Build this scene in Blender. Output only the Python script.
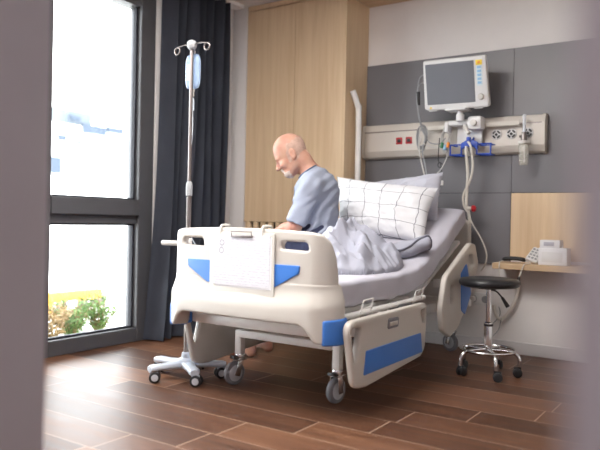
import bpy, bmesh, math, random
import numpy as np
from mathutils import Vector, Matrix, Euler
random.seed(7); rng = np.random.default_rng(7)
S = bpy.context.scene
for o in list(bpy.data.objects): bpy.data.objects.remove(o, do_unlink=True)
COL = S.collection
PI = math.pi

# ------------------------------------------------------------------ camera
cam_d = bpy.data.cameras.new('camera'); cam = bpy.data.objects.new('camera', cam_d); COL.objects.link(cam)
S.camera = cam
cam_d.sensor_fit = 'HORIZONTAL'; cam_d.sensor_width = 36.0; cam_d.lens = 36.0*659.67/600.0
cam_d.clip_start = 0.02; cam_d.clip_end = 400
_yaw, _pit, _rol = .59165, -.0078322, .0208954
_fw = Vector((-math.sin(_yaw)*math.cos(_pit), math.cos(_yaw)*math.cos(_pit), math.sin(_pit)))
_r = Vector((math.cos(_yaw), math.sin(_yaw), 0)); _u = _r.cross(_fw)
_r2 = _r*math.cos(_rol)+_u*math.sin(_rol); _u2 = -_r*math.sin(_rol)+_u*math.cos(_rol)
cam.matrix_world = Matrix(((_r2.x,_u2.x,-_fw.x,0),(_r2.y,_u2.y,-_fw.y,0),(_r2.z,_u2.z,-_fw.z,.9),(0,0,0,1)))
cam_d.dof.use_dof = True; cam_d.dof.focus_distance = 3.75; cam_d.dof.aperture_fstop = 1.5

# ------------------------------------------------------------------ world, sun, lights, exposure
W = bpy.data.worlds.new('world'); S.world = W; W.use_nodes = True
bg = W.node_tree.nodes['Background']; bg.inputs[0].default_value = (.93,.965,1,1); bg.inputs[1].default_value = 7.0
def lamp(name, kind, loc, rot, energy, color, size=None, sy=None):
    d = bpy.data.lights.new(name, kind); d.energy = energy; d.color = color
    if kind == 'AREA':
        d.shape = 'RECTANGLE'; d.size = size; d.size_y = sy
    o = bpy.data.objects.new(name, d); COL.objects.link(o); o.location = loc; o.rotation_euler = rot
    return o
sun = lamp('sun', 'SUN', (0,0,30), (math.radians(38),math.radians(40),0), 2.5, (1,.97,.92)); sun.data.angle = .01
lamp('ceiling_panel_light', 'AREA', (-1.95,1.70,2.62), (0,0,0), 56, (1,.955,.91), 1.3, 1.3)
lamp('corridor_light', 'AREA', (.3,-.8,2.4), (0,0,0), 18, (1,.94,.95), 1.2, .4)
S.view_settings.view_transform = 'Standard'; S.view_settings.look = 'None'
S.view_settings.exposure = 1.02; S.view_settings.gamma = 1; S.view_settings.use_curve_mapping = False
try:
    S.cycles.use_denoising = True
    S.cycles.max_bounces = 10; S.cycles.diffuse_bounces = 6; S.cycles.transparent_max_bounces = 12
    S.cycles.sample_clamp_indirect = 8; S.cycles.caustics_reflective = False; S.cycles.caustics_refractive = False
except Exception: pass

# ------------------------------------------------------------------ materials
def nd(t, kind, **kw):
    n = t.nodes.new(kind)
    for k, v in kw.items():
        if k in ('operation','noise_dimensions','blend_type','data_type','wave_type','bands_direction','vector_type','interpolation_type'): setattr(n, k, v)
        else: n.inputs[k].default_value = v
    return n
def lk(t, a, b): t.links.new(a, b)
def base_mat(name, color, rough=.5, metal=0, spec=.5):
    m = bpy.data.materials.new(name); m.use_nodes = True
    b = m.node_tree.nodes['Principled BSDF']
    b.inputs['Base Color'].default_value = (*color, 1); b.inputs['Roughness'].default_value = rough
    b.inputs['Metallic'].default_value = metal; b.inputs['Specular IOR Level'].default_value = spec
    return m, m.node_tree, b
def mat(name, color, rough=.5, metal=0, spec=.5, var=.06, scale=8, bump=0, bscale=60, stretch=(1,1,1), sheen=0):
    """principled surface with a faint procedural mottling and an optional bump"""
    m, t, b = base_mat(name, color, rough, metal, spec)
    tc = nd(t,'ShaderNodeTexCoord'); mp = nd(t,'ShaderNodeMapping'); mp.inputs['Scale'].default_value = stretch
    lk(t, tc.outputs['Object'], mp.inputs[0])
    if var:
        n = nd(t,'ShaderNodeTexNoise', Scale=scale, Detail=4.0); lk(t, mp.outputs[0], n.inputs['Vector'])
        r = nd(t,'ShaderNodeValToRGB')
        r.color_ramp.elements[0].position = .3; r.color_ramp.elements[1].position = .7
        r.color_ramp.elements[0].color = (*[c*(1-var) for c in color],1); r.color_ramp.elements[1].color = (*[min(1,c*(1+var)) for c in color],1)
        lk(t, n.outputs['Fac'], r.inputs[0]); lk(t, r.outputs[0], b.inputs['Base Color'])
    if bump:
        n2 = nd(t,'ShaderNodeTexNoise', Scale=bscale, Detail=3.0); lk(t, mp.outputs[0], n2.inputs['Vector'])
        bp = nd(t,'ShaderNodeBump', Strength=bump, Distance=.01); lk(t, n2.outputs['Fac'], bp.inputs['Height']); lk(t, bp.outputs[0], b.inputs['Normal'])
    if sheen: b.inputs['Sheen Weight'].default_value = sheen
    return m
def wood_mat(name, c0, c1, stretch, rough=.45):
    m, t, b = base_mat(name, c0, rough)
    tc = nd(t,'ShaderNodeTexCoord'); mp = nd(t,'ShaderNodeMapping'); mp.inputs['Scale'].default_value = stretch
    lk(t, tc.outputs['Object'], mp.inputs[0])
    n = nd(t,'ShaderNodeTexNoise', Scale=1.0, Detail=8.0, Roughness=.62, Distortion=.4); lk(t, mp.outputs[0], n.inputs['Vector'])
    r = nd(t,'ShaderNodeValToRGB'); e = r.color_ramp.elements
    e[0].position=.32; e[0].color=(*c0,1); e[1].position=.68; e[1].color=(*c1,1)
    lk(t, n.outputs['Fac'], r.inputs[0]); lk(t, r.outputs[0], b.inputs['Base Color'])
    bp = nd(t,'ShaderNodeBump', Strength=.08, Distance=.004); lk(t, n.outputs['Fac'], bp.inputs['Height']); lk(t, bp.outputs[0], b.inputs['Normal'])
    return m
def floor_mat():
    m, t, b = base_mat('floor_planks', (.2,.1,.06), .36, 0, .32)
    tc = nd(t,'ShaderNodeTexCoord'); sp = nd(t,'ShaderNodeSeparateXYZ'); lk(t, tc.outputs['Object'], sp.inputs[0])
    def M(op, a, bb=None, c=None):
        n = nd(t,'ShaderNodeMath', operation=op)
        for i, v in enumerate((a,bb,c)):
            if v is None: continue
            if hasattr(v,'is_linked') or hasattr(v,'links'): lk(t, v, n.inputs[i])
            else: n.inputs[i].default_value = v
        return n.outputs[0]
    yy = M('DIVIDE', M('SUBTRACT', sp.outputs['Y'], 2.085), .205)
    row = M('FLOOR', yy); fy = M('FRACT', yy)
    off = M('MULTIPLY', row, .165)
    jit = M('MULTIPLY', M('FRACT', M('MULTIPLY', row, .3819)), .22)
    xx = M('DIVIDE', M('SUBTRACT', M('SUBTRACT', sp.outputs['X'], off), M('ADD', jit, -1.80)), 1.22)
    colm = M('FLOOR', xx); fx = M('FRACT', xx)
    # joints
    dy = M('MINIMUM', fy, M('SUBTRACT', 1.0, fy)); dx = M('MINIMUM', fx, M('SUBTRACT', 1.0, fx))
    jl = M('LESS_THAN', dy, .0095); js = M('LESS_THAN', dx, .0022); jn = M('MAXIMUM', jl, js)
    cv = nd(t,'ShaderNodeCombineXYZ'); lk(t,row,cv.inputs[0]); lk(t,colm,cv.inputs[1])
    wn = nd(t,'ShaderNodeTexWhiteNoise', noise_dimensions='3D'); lk(t, cv.outputs[0], wn.inputs['Vector'])
    # grain
    cg = nd(t,'ShaderNodeCombineXYZ'); lk(t, M('MULTIPLY', sp.outputs['X'], 2.2), cg.inputs[0]); lk(t, M('MULTIPLY', sp.outputs['Y'], 26), cg.inputs[1]); lk(t, M('MULTIPLY', wn.outputs['Value'], 30), cg.inputs[2])
    g = nd(t,'ShaderNodeTexNoise', Scale=1.0, Detail=7.0, Roughness=.6, Distortion=.5); lk(t, cg.outputs[0], g.inputs['Vector'])
    r = nd(t,'ShaderNodeValToRGB'); e = r.color_ramp.elements
    e[0].position=.25; e[0].color=(.055,.023,.013,1); e[1].position=.75; e[1].color=(.22,.105,.056,1)
    e2 = r.color_ramp.elements.new(.5); e2.color=(.118,.053,.029,1)
    f = M('ADD', M('MULTIPLY', g.outputs['Fac'], .62), M('MULTIPLY', wn.outputs['Value'], .36))
    lk(t, f, r.inputs[0])
    mx = nd(t,'ShaderNodeMix', data_type='RGBA'); lk(t, jn, mx.inputs['Factor']); lk(t, r.outputs[0], mx.inputs[6]); mx.inputs[7].default_value = (.36,.25,.18,1)
    lk(t, mx.outputs[2], b.inputs['Base Color'])
    ht = M('SUBTRACT', M('MULTIPLY', g.outputs['Fac'], .15), jn)
    bp = nd(t,'ShaderNodeBump', Strength=.25, Distance=.002); lk(t, ht, bp.inputs['Height']); lk(t, bp.outputs[0], b.inputs['Normal'])
    rr = M('ADD', M('MULTIPLY', g.outputs['Fac'], .20), .33); lk(t, rr, b.inputs['Roughness'])
    return m
def glass_mat():
    m = bpy.data.materials.new('window_glass'); m.use_nodes = True; t = m.node_tree; t.nodes.clear()
    out = nd(t,'ShaderNodeOutputMaterial'); mix = nd(t,'ShaderNodeMixShader'); tr = nd(t,'ShaderNodeBsdfTransparent'); gl = nd(t,'ShaderNodeBsdfGlossy', Roughness=.01)
    tr.inputs[0].default_value=(.97,.985,.98,1); fr = nd(t,'ShaderNodeFresnel', IOR=1.35)
    lk(t, fr.outputs[0], mix.inputs[0]); lk(t, tr.outputs[0], mix.inputs[1]); lk(t, gl.outputs[0], mix.inputs[2]); lk(t, mix.outputs[0], out.inputs[0])
    return m
def clear_mat(name, color, alpha, rough=.1):
    m, t, b = base_mat(name, color, rough); b.inputs['Alpha'].default_value = alpha
    n = nd(t,'ShaderNodeTexNoise', Scale=25.0); r = nd(t,'ShaderNodeMapRange'); r.inputs[3].default_value = alpha*.9; r.inputs[4].default_value = min(1,alpha*1.1)
    lk(t, n.outputs['Fac'], r.inputs[0]); lk(t, r.outputs[0], b.inputs['Alpha'])
    return m
def check_mat():
    """white cotton with a thin dark windowpane check"""
    m, t, b = base_mat('checked_cotton', (.74,.75,.78), .9, 0, .2)
    uv = nd(t,'ShaderNodeUVMap'); n = nd(t,'ShaderNodeTexNoise', Scale=3.0, Detail=2.0); lk(t, uv.outputs[0], n.inputs['Vector'])
    mixv = nd(t,'ShaderNodeMix', data_type='RGBA', blend_type='LINEAR_LIGHT'); mixv.inputs['Factor'].default_value = .045
    lk(t, uv.outputs[0], mixv.inputs[6]); lk(t, n.outputs['Color'], mixv.inputs[7])
    sp = nd(t,'ShaderNodeSeparateXYZ'); lk(t, mixv.outputs[2], sp.inputs[0])
    res = []
    for ax, cells, w in (('X',5.4,.025),('Y',3.8,.021)):
        a = nd(t,'ShaderNodeMath', operation='MULTIPLY'); a.inputs[1].default_value = cells; lk(t, sp.outputs[ax], a.inputs[0])
        f = nd(t,'ShaderNodeMath', operation='FRACT'); lk(t, a.outputs[0], f.inputs[0])
        l = nd(t,'ShaderNodeMath', operation='LESS_THAN'); l.inputs[1].default_value = w*1.15; lk(t, f.outputs[0], l.inputs[0]); res.append(l)
    mx = nd(t,'ShaderNodeMath', operation='MAXIMUM'); lk(t, res[0].outputs[0], mx.inputs[0]); lk(t, res[1].outputs[0], mx.inputs[1])
    c = nd(t,'ShaderNodeMix', data_type='RGBA'); c.inputs[6].default_value=(.74,.75,.78,1); c.inputs[7].default_value=(.09,.10,.13,1); lk(t, mx.outputs[0], c.inputs['Factor'])
    lk(t, c.outputs[2], b.inputs['Base Color'])
    return m
def paper_mat():
    """white form with rows of pale print"""
    m, t, b = base_mat('printed_form', (.85,.85,.87), .8)
    tc = nd(t,'ShaderNodeTexCoord'); sp = nd(t,'ShaderNodeSeparateXYZ'); lk(t, tc.outputs['Object'], sp.inputs[0])
    n = nd(t,'ShaderNodeTexNoise', Scale=1.0, Detail=3.0); mp = nd(t,'ShaderNodeMapping'); mp.inputs['Scale'].default_value=(60,1,160); lk(t, tc.outputs['Object'], mp.inputs[0]); lk(t, mp.outputs[0], n.inputs['Vector'])
    a = nd(t,'ShaderNodeMath', operation='MULTIPLY'); a.inputs[1].default_value = 80.0; lk(t, sp.outputs['Z'], a.inputs[0])
    f = nd(t,'ShaderNodeMath', operation='FRACT'); lk(t, a.outputs[0], f.inputs[0])
    l = nd(t,'ShaderNodeMath', operation='LESS_THAN'); l.inputs[1].default_value = .45; lk(t, f.outputs[0], l.inputs[0])
    g = nd(t,'ShaderNodeMath', operation='GREATER_THAN'); g.inputs[1].default_value = .5; lk(t, n.outputs['Fac'], g.inputs[0])
    p = nd(t,'ShaderNodeMath', operation='MULTIPLY'); lk(t, l.outputs[0], p.inputs[0]); lk(t, g.outputs[0], p.inputs[1])
    c = nd(t,'ShaderNodeMix', data_type='RGBA'); c.inputs[6].default_value=(.64,.64,.68,1); c.inputs[7].default_value=(.52,.52,.57,1); lk(t, p.outputs[0], c.inputs['Factor'])
    lk(t, c.outputs[2], b.inputs['Base Color'])
    return m
MT = dict(
  wall = mat('wall_paint', (.77,.745,.73), .85, spec=.2, var=.015, bump=.03, bscale=200),
  jamb = mat('jamb_paint', (.355,.325,.345), .75, spec=.25, var=.015),
  ceil = mat('ceiling_paint', (.74,.72,.70), .9, var=.01),
  skirting = mat('skirting_paint', (.66,.64,.64), .6, var=.01),
  floor = floor_mat(),
  panel = mat('grey_laminate', (.17,.168,.182), .36, var=.03, scale=3),
  seam = mat('panel_joint', (.03,.03,.033), .8, var=0.02),
  oak = wood_mat('oak_upright', (.65,.47,.285), (.76,.585,.385), (22,22,1.1)),
  oakx = wood_mat('oak_lengthwise', (.52,.36,.21), (.62,.46,.29), (1.4,22,22)),
  gap = mat('dark_gap', (.05,.03,.02), .9, var=.02),
  frame = mat('graphite_frame', (.080,.080,.086), .45, var=.05),
  gasket = mat('gasket', (.012,.012,.02), .7, var=.02),
  glass = glass_mat(),
  curtain = mat('charcoal_curtain', (.090,.100,.130), .75, spec=.3, var=.12, scale=4, bump=.1, bscale=300, sheen=.4),
  cream = mat('cream_plastic', (.545,.515,.47), .38, var=.012, scale=3),
  cream2 = mat('pale_plastic', (.62,.60,.56), .4, var=.012, scale=3),
  blue = mat('blue_plastic', (.045,.19,.60), .4, var=.02),
  white_metal = mat('white_enamel', (.82,.81,.79), .35, var=.015),
  chrome = mat('chrome', (.72,.72,.73), .12, 1, var=.02),
  steel = mat('brushed_steel', (.27,.24,.23), .42, 1, var=.04),
  castgrey = mat('cast_grey_enamel', (.55,.60,.67), .35, var=.02),
  rubber = mat('grey_rubber', (.20,.20,.22), .6, var=.05),
  wheelhub = mat('pale_hub', (.50,.51,.54), .4, var=.03),
  black = mat('black_plastic', (.018,.018,.02), .42, var=.05),
  leather = mat('black_vinyl', (.014,.014,.016), .36, var=.05, bump=.05, bscale=120),
  sheet = mat('grey_sheet', (.50,.495,.56), .9, spec=.15, var=.03, bump=.12, bscale=35),
  blanket = mat('grey_duvet', (.365,.375,.44), .9, spec=.15, var=.03, bump=.12, bscale=40),
  piping = mat('dark_piping', (.11,.11,.14), .8, var=.05),
  greypillow = mat('grey_pillowcase', (.50,.51,.58), .9, spec=.15, var=.03, bump=.1, bscale=40),
  check = check_mat(), paper = paper_mat(),
  print = mat('grey_ink', (.30,.30,.34), .8, var=.02),
  board = mat('cream_board', (.62,.60,.55), .45, var=.015),
  screen = mat('dark_screen', (.17,.18,.205), .28, var=.02),  # grey lightened: the reflection on the screen is put into its base colour
  device = mat('device_white', (.70,.70,.70), .4, var=.01),
  beigerail = mat('rail_aluminium', (.60,.56,.51), .45, .15, var=.02),
  yellow = mat('yellow_key', (.85,.62,.06), .4, var=.02),
  keyblue = mat('pale_blue_key', (.30,.52,.72), .45, var=.02),
  keypad = mat('keypad_strip', (.62,.72,.76), .5, var=.02),
  green = mat('green_plastic', (.05,.22,.10), .45, var=.02),
  orange = mat('orange_plastic', (.85,.30,.04), .45, var=.02),
  red = mat('red_plastic', (.42,.012,.02), .4, var=.03),
  basket = mat('blue_wire', (.02,.07,.42), .4, var=.03),
  cable = mat('pale_cable', (.55,.54,.52), .5, var=.03),
  greycable = mat('grey_cable', (.30,.31,.32), .5, var=.03),
  hose = mat('cream_hose', (.64,.61,.55), .45, var=.03),
  bag = clear_mat('iv_bag_film', (.36,.48,.68), .5), tube = clear_mat('clear_tube', (.80,.86,.92), .6),
  bottle = clear_mat('clear_bottle', (.72,.71,.62), .34), label = mat('bag_label', (.50,.57,.68), .6, var=.03),
  skin = None, shirt = mat('grey_blue_jersey', (.305,.335,.415), .9, spec=.15, var=.04, bump=.12, bscale=70),
  trim = mat('shirt_trim', (.10,.13,.2), .8, var=.05), navy = mat('navy_cotton', (.028,.034,.075), .9, var=.06, bump=.1),
  stubble = mat('grey_stubble', (.46,.31,.25), .9, spec=.1, var=.12, scale=60, bump=.3, bscale=400),
  beard = mat('white_beard', (.52,.43,.385), .9, spec=.1, var=.1, scale=60, bump=.4, bscale=350),
  eye = mat('eye_white', (.6,.56,.52), .3, var=.02),
  box = mat('white_card', (.78,.78,.80), .6, var=.01),
  socket = mat('socket_white', (.72,.71,.70), .4, var=.01),
  concrete = mat('terrace_concrete', (.55,.54,.52), .9, var=.05), facade = mat('white_render', (.78,.78,.77), .9, var=.02),
  shade_bluegrey = mat('shaded_render', (.085,.098,.115), .9, spec=.1, var=.05), farglass = mat('far_glass', (.045,.056,.075), .9, spec=.1, var=.05),  # blue-grey carries the shade of the far upper storey in its colour
  yellowpaint = mat('yellow_paint', (.55,.24,.006), .6, var=.05), brown = mat('brown_panel', (.10,.085,.075), .8, var=.05),
  leaf = mat('nandina_leaf', (.075,.145,.03), .6, var=.5, scale=9), leafred = mat('reddish_leaf', (.20,.13,.05), .6, var=.4, scale=9),
)
def skin_mat():
    m, t, b = base_mat('skin', (.47,.275,.20), .5, 0, .35)
    tc = nd(t,'ShaderNodeTexCoord'); n = nd(t,'ShaderNodeTexNoise', Scale=14.0, Detail=5.0); lk(t, tc.outputs['Object'], n.inputs['Vector'])
    r = nd(t,'ShaderNodeValToRGB'); e = r.color_ramp.elements; e[0].position=.35; e[0].color=(.49,.295,.215,1); e[1].position=.7; e[1].color=(.42,.19,.14,1)
    lk(t, n.outputs['Fac'], r.inputs[0]); lk(t, r.outputs[0], b.inputs['Base Color'])
    b.inputs['Subsurface Weight'].default_value = .15; b.inputs['Subsurface Radius'].default_value = (.02,.008,.004); b.inputs['Subsurface Scale'].default_value = .4
    return m
MT['skin'] = skin_mat()

# ------------------------------------------------------------------ scene-graph helpers
WM = {}
def tag(o, label=None, cat=None, group=None, kind=None):
    if label: o['label'] = label
    if cat: o['category'] = cat
    if group: o['group'] = group
    if kind: o['kind'] = kind
    return o
def thing(name, label, cat, loc=(0,0,0), rot=(0,0,0), group=None, kind=None):
    o = bpy.data.objects.new(name, None); COL.objects.link(o); o.empty_display_size = .05
    o.location = loc; o.rotation_euler = rot
    WM[o.name] = Matrix.Translation(loc) @ Euler(rot).to_matrix().to_4x4()
    return tag(o, label, cat, group, kind)
def link_bm(name, bm, material, parent=None, label=None, world=True, angle=40, smooth=True, fix=True):
    """one mesh object; world=True means the shape was modelled in room coordinates"""
    if fix: bmesh.ops.recalc_face_normals(bm, faces=bm.faces)
    me = bpy.data.meshes.new(name); 
    if parent is not None:
        P = WM[parent.name]
        if world: bm.transform(P.inverted())
        loc = None
    else:
        vs = [v.co for v in bm.verts]
        mn = Vector((min(v.x for v in vs), min(v.y for v in vs), min(v.z for v in vs))); mxx = Vector((max(v.x for v in vs), max(v.y for v in vs), max(v.z for v in vs)))
        loc = Vector(((mn.x+mxx.x)/2, (mn.y+mxx.y)/2, mn.z)); bm.transform(Matrix.Translation(-loc)); P = Matrix.Translation(loc)
    bm.to_mesh(me); bm.free()
    if smooth:
        me.polygons.foreach_set('use_smooth', [True]*len(me.polygons))
        try: me.set_sharp_from_angle(angle=math.radians(angle))
        except Exception: pass
    me.materials.append(material)
    o = bpy.data.objects.new(name, me); COL.objects.link(o)
    if parent is not None: o.parent = parent
    else: o.location = loc
    WM[o.name] = P
    if label: o['label'] = label
    return o
def struct(name, bm, material, **kw):
    o = link_bm(name, bm, material, smooth=False, **kw); o['kind'] = 'structure'; return o
def dup(root, loc, rz=None, label=None, group=None):
    r = root.copy(); COL.objects.link(r); r.location = loc
    if rz is not None: r.rotation_euler = (0,0,rz)
    if label: r['label'] = label
    if group: r['group'] = group
    for ch in list(root.children):
        c = ch.copy(); COL.objects.link(c); c.parent = r
        for g in list(ch.children):
            d = g.copy(); COL.objects.link(d); d.parent = c
    return r
# ------------------------------------------------------------------ shape helpers
def NB(): return bmesh.new()
def box(bm, c, s, rot=None, bev=0, seg=2):
    r = bmesh.ops.create_cube(bm, size=1.0); vs = r['verts']
    M = Matrix.Translation(c) @ (rot.to_4x4() if rot else Matrix()) @ Matrix.Diagonal((*s,1))
    bmesh.ops.transform(bm, matrix=M, verts=vs)
    if bev:
        es = list({e for v in vs for e in v.link_edges})
        bmesh.ops.bevel(bm, geom=es, offset=bev, segments=seg, profile=.5, affect='EDGES')
    return bm
def span(bm, x0, x1, y0, y1, z0, z1, bev=0, seg=2): return box(bm, ((x0+x1)/2,(y0+y1)/2,(z0+z1)/2), (x1-x0,y1-y0,z1-z0), None, bev, seg)
def frame_from(d):
    d = Vector(d).normalized(); a = Vector((0,0,1)) if abs(d.z) < .9 else Vector((1,0,0))
    x = d.cross(a).normalized(); y = d.cross(x).normalized(); return x, y, d
def loft(bm, rings, caps=True, closed=False):
    vr = [[bm.verts.new(p) for p in r] for r in rings]; n = len(rings[0])
    for i in range(len(vr)-(0 if closed else 1)):
        a, b = vr[i], vr[(i+1)%len(vr)]
        for j in range(n): bm.faces.new((a[j],a[(j+1)%n],b[(j+1)%n],b[j]))
    if caps and not closed:
        bm.faces.new(vr[0][::-1]); bm.faces.new(vr[-1])
def cyl(bm, p0, p1, r0, r1=None, seg=20, bev=0):
    p0 = Vector(p0); p1 = Vector(p1); r1 = r0 if r1 is None else r1
    x, y, d = frame_from(p1-p0); L = (p1-p0).length
    prof = [(0,r0),(L,r1)] if not bev else [(0,r0-bev),(bev*.3,r0-bev*.3),(bev,r0),(L-bev,r1),(L-bev*.3,r1-bev*.3),(L,r1-bev)]
    loft(bm, [[p0+d*h+(x*math.cos(2*PI*k/seg)+y*math.sin(2*PI*k/seg))*r for k in range(seg)] for h, r in prof]); return bm
def lathe(bm, c, prof, seg=28, axis=(0,0,1)):
    x, y, d = frame_from(axis); c = Vector(c)
    loft(bm, [[c+d*h+(x*math.cos(2*PI*k/seg)+y*math.sin(2*PI*k/seg))*max(r,1e-4) for k in range(seg)] for r, h in prof]); return bm
def catmull(pts, n=8, closed=False):
    P = [Vector(p) for p in pts]; out = []
    m = len(P)
    for i in range(m if closed else m-1):
        if closed: a,b,c,d = P[i-1],P[i],P[(i+1)%m],P[(i+2)%m]
        else: a,b,c,d = P[max(i-1,0)],P[i],P[i+1],P[min(i+2,m-1)]
        for k in range(n):
            t = k/n; out.append(.5*((2*b)+(c-a)*t+(2*a-5*b+4*c-d)*t*t+(3*b-a-3*c+d)*t**3))
    if not closed: out.append(P[-1])
    return out
def tube(bm, pts, r, seg=8, smooth=6, closed=False, radii=None):
    P = catmull(pts, smooth, closed) if smooth else [Vector(p) for p in pts]
    n = len(P); rings = []; x = None
    for i, p in enumerate(P):
        d = (P[(i+1)%n]-P[i-1]) if closed else (P[min(i+1,n-1)]-P[max(i-1,0)])
        if d.length < 1e-9: d = Vector((0,0,1))
        d.normalize()
        if x is None: x = frame_from(d)[0]
        x = (x-d*x.dot(d)); x = x.normalized() if x.length > 1e-6 else frame_from(d)[0]
        y = d.cross(x); rr = r if radii is None else radii[0]+(radii[1]-radii[0])*i/(n-1)
        rings.append([p+(x*math.cos(2*PI*k/seg)+y*math.sin(2*PI*k/seg))*rr for k in range(seg)])
    loft(bm, rings, True, closed); return bm
def ball(bm, c, r, scale=(1,1,1), rot=None, seg=20):
    q = bmesh.ops.create_uvsphere(bm, u_segments=seg, v_segments=seg//2, radius=r)
    bmesh.ops.transform(bm, matrix=Matrix.Translation(c) @ (rot.to_4x4() if rot else Matrix()) @ Matrix.Diagonal((*scale,1)), verts=q['verts']); return bm
def round_poly(pts, rad, seg=5):
    out = []; n = len(pts)
    for i in range(n):
        p = Vector(pts[i]); a = Vector(pts[i-1])-p; b = Vector(pts[(i+1)%n])-p
        r = rad[i] if isinstance(rad,(list,tuple)) else rad
        if r <= 0: out.append(p); continue
        la, lb = a.length, b.length; a.normalize(); b.normalize()
        th = a.angle(b); t = min(r/math.tan(th/2), la*.49, lb*.49)
        p0 = p+a*t; p1 = p+b*t
        for k in range(seg+1):
            s = k/seg; out.append(p0*(1-s)**2+p*2*s*(1-s)+p1*s*s)
    return out
def plate(outlines, thick, bev=.004, cuts=(), res=2):
    """2-D outline with holes -> bevelled slab; u,v in plane, w = thickness (centred)"""
    c = bpy.data.curves.new('tmp','CURVE'); c.dimensions = '2D'; c.fill_mode = 'BOTH'
    for k, ol in enumerate(outlines):
        s = c.splines.new('POLY'); s.points.add(len(ol)-1)
        for i, p in enumerate(ol): s.points[i].co = (p[0],p[1],0,1)
        s.use_cyclic_u = True
    c.extrude = max(thick/2-bev,0); c.bevel_depth = bev; c.bevel_resolution = res; c.offset = -bev
    o = bpy.data.objects.new('tmp', c); COL.objects.link(o)
    dg = bpy.context.evaluated_depsgraph_get(); dg.update()
    me = bpy.data.meshes.new_from_object(o.evaluated_get(dg))
    bm = NB(); bm.from_mesh(me); bpy.data.objects.remove(o); bpy.data.curves.remove(c); bpy.data.meshes.remove(me)
    bmesh.ops.remove_doubles(bm, verts=bm.verts, dist=1e-5)
    for ax, vals in cuts:
        for v in vals:
            co = (v,0,0) if ax == 0 else (0,v,0); no = (1,0,0) if ax == 0 else (0,1,0)
            bmesh.ops.bisect_plane(bm, geom=bm.verts[:]+bm.edges[:]+bm.faces[:], plane_co=co, plane_no=no, dist=1e-6)
    return bm
def remap(bm, f):
    for v in bm.verts: v.co = f(v.co.x, v.co.y, v.co.z)
    return bm
def grid_bm(nu, nv, f, uv=False, closed_u=False):
    bm = NB(); V = [[bm.verts.new(f(i/(nu-(0 if closed_u else 1)), j/(nv-1))) for j in range(nv)] for i in range(nu)]
    L = bm.loops.layers.uv.new('UVMap') if uv else None
    for i in range(nu if closed_u else nu-1):
        for j in range(nv-1):
            q = bm.faces.new((V[i][j],V[(i+1)%nu][j],V[(i+1)%nu][j+1],V[i][j+1]))
            if uv:
                for lp, (a,b) in zip(q.loops, ((i,j),(i+1,j),(i+1,j+1),(i,j+1))): lp[L].uv = (a/(nu-1), b/(nv-1))
    return bm
def wob(x, y, seed=0):
    s = seed*1.7
    return (math.sin(x*9.1+y*4.3+s)+math.sin(x*17.3-y*11.7+s*2.1)*.6+math.sin(-x*6.7+y*21.1+s*.7)*.5+math.sin(x*31+y*27+s*3.1)*.3)/2.4

# ================================================================== THE SETTING
XW, YB, ZC = -3.6, 4.65, 2.66           # window wall, head wall, ceiling
bm = NB(); span(bm, -3.72, 2.2, -1.9, 4.8, -.12, 0); fl = struct('floor', bm, MT['floor'])
# keep plank coordinates equal to room coordinates
fl.data.transform(Matrix.Translation(fl.location)); fl.location = (0,0,0)
bm = NB(); span(bm, -3.9, 2.3, -2.0, 4.9, ZC, ZC+.2); struct('ceiling', bm, MT['ceil'])
bm = NB(); span(bm, -3.6, 1.4, YB, YB+.15, 0, ZC); struct('wall_back', bm, MT['wall'])
bm = NB(); span(bm, 1.3, 1.45, .3, YB, 0, ZC); struct('wall_right', bm, MT['wall'])
bm = NB(); span(bm, XW-.16, XW, 3.42, 4.8, 0, ZC); span(bm, XW-.16, XW, -.1, .9, 0, ZC); span(bm, XW-.16, XW, .9, 3.42, 2.63, ZC); struct('wall_left', bm, MT['wall'])
bm = NB(); span(bm, XW, -1.222, .33, .86, 0, ZC); span(bm, -.068, 1.45, .33, .86, 0, ZC); span(bm, -1.222, -.068, .33, .86, 2.2, ZC); struct('wall_front', bm, MT['jamb'])
bm = NB(); span(bm, -3.72, 2.2, -1.95, -1.8, 0, ZC); struct('wall_corridor', bm, MT['jamb'])
bm = NB(); span(bm, 2.1, 2.25, -1.9, .4, 0, ZC); span(bm, -3.72, -3.6, -1.9, .4, 0, ZC); struct('wall_corridor_ends', bm, MT['jamb'])
bm = NB(); span(bm, XW, -3.452, 4.29, YB, 0, ZC); struct('wall_nook', bm, MT['wall'])
bm = NB(); span(bm, -2.5, 1.3, YB-.014, YB, 0, .085, .004); struct('baseboard_back', bm, MT['skirting'])
# grey head-wall cladding, its joints, the oak field and the oak soffit
yp = YB-.018
bm = NB(); span(bm, -2.5, -1.349, yp, YB, 1.121, 2.125); span(bm, -1.345, .3, yp, YB, 1.121, 2.125); span(bm, -2.5, -1.349, yp, YB, .615, 1.117)
struct('trim_1', bm, MT['panel'])
bm = NB(); span(bm, -2.5, .3, yp+.004, YB, 1.116, 1.122); span(bm, -1.35, -1.344, yp+.004, YB, .615, 2.125); struct('trim_2', bm, MT['seam'])
bm = NB(); span(bm, -1.345, .3, yp, YB, .66, 1.117); struct('trim_3', bm, MT['oak'])
bm = NB(); span(bm, -2.5, 1.3, 4.297, YB, 2.595, ZC-.001); struct('trim_4', bm, MT['oakx'])

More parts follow.
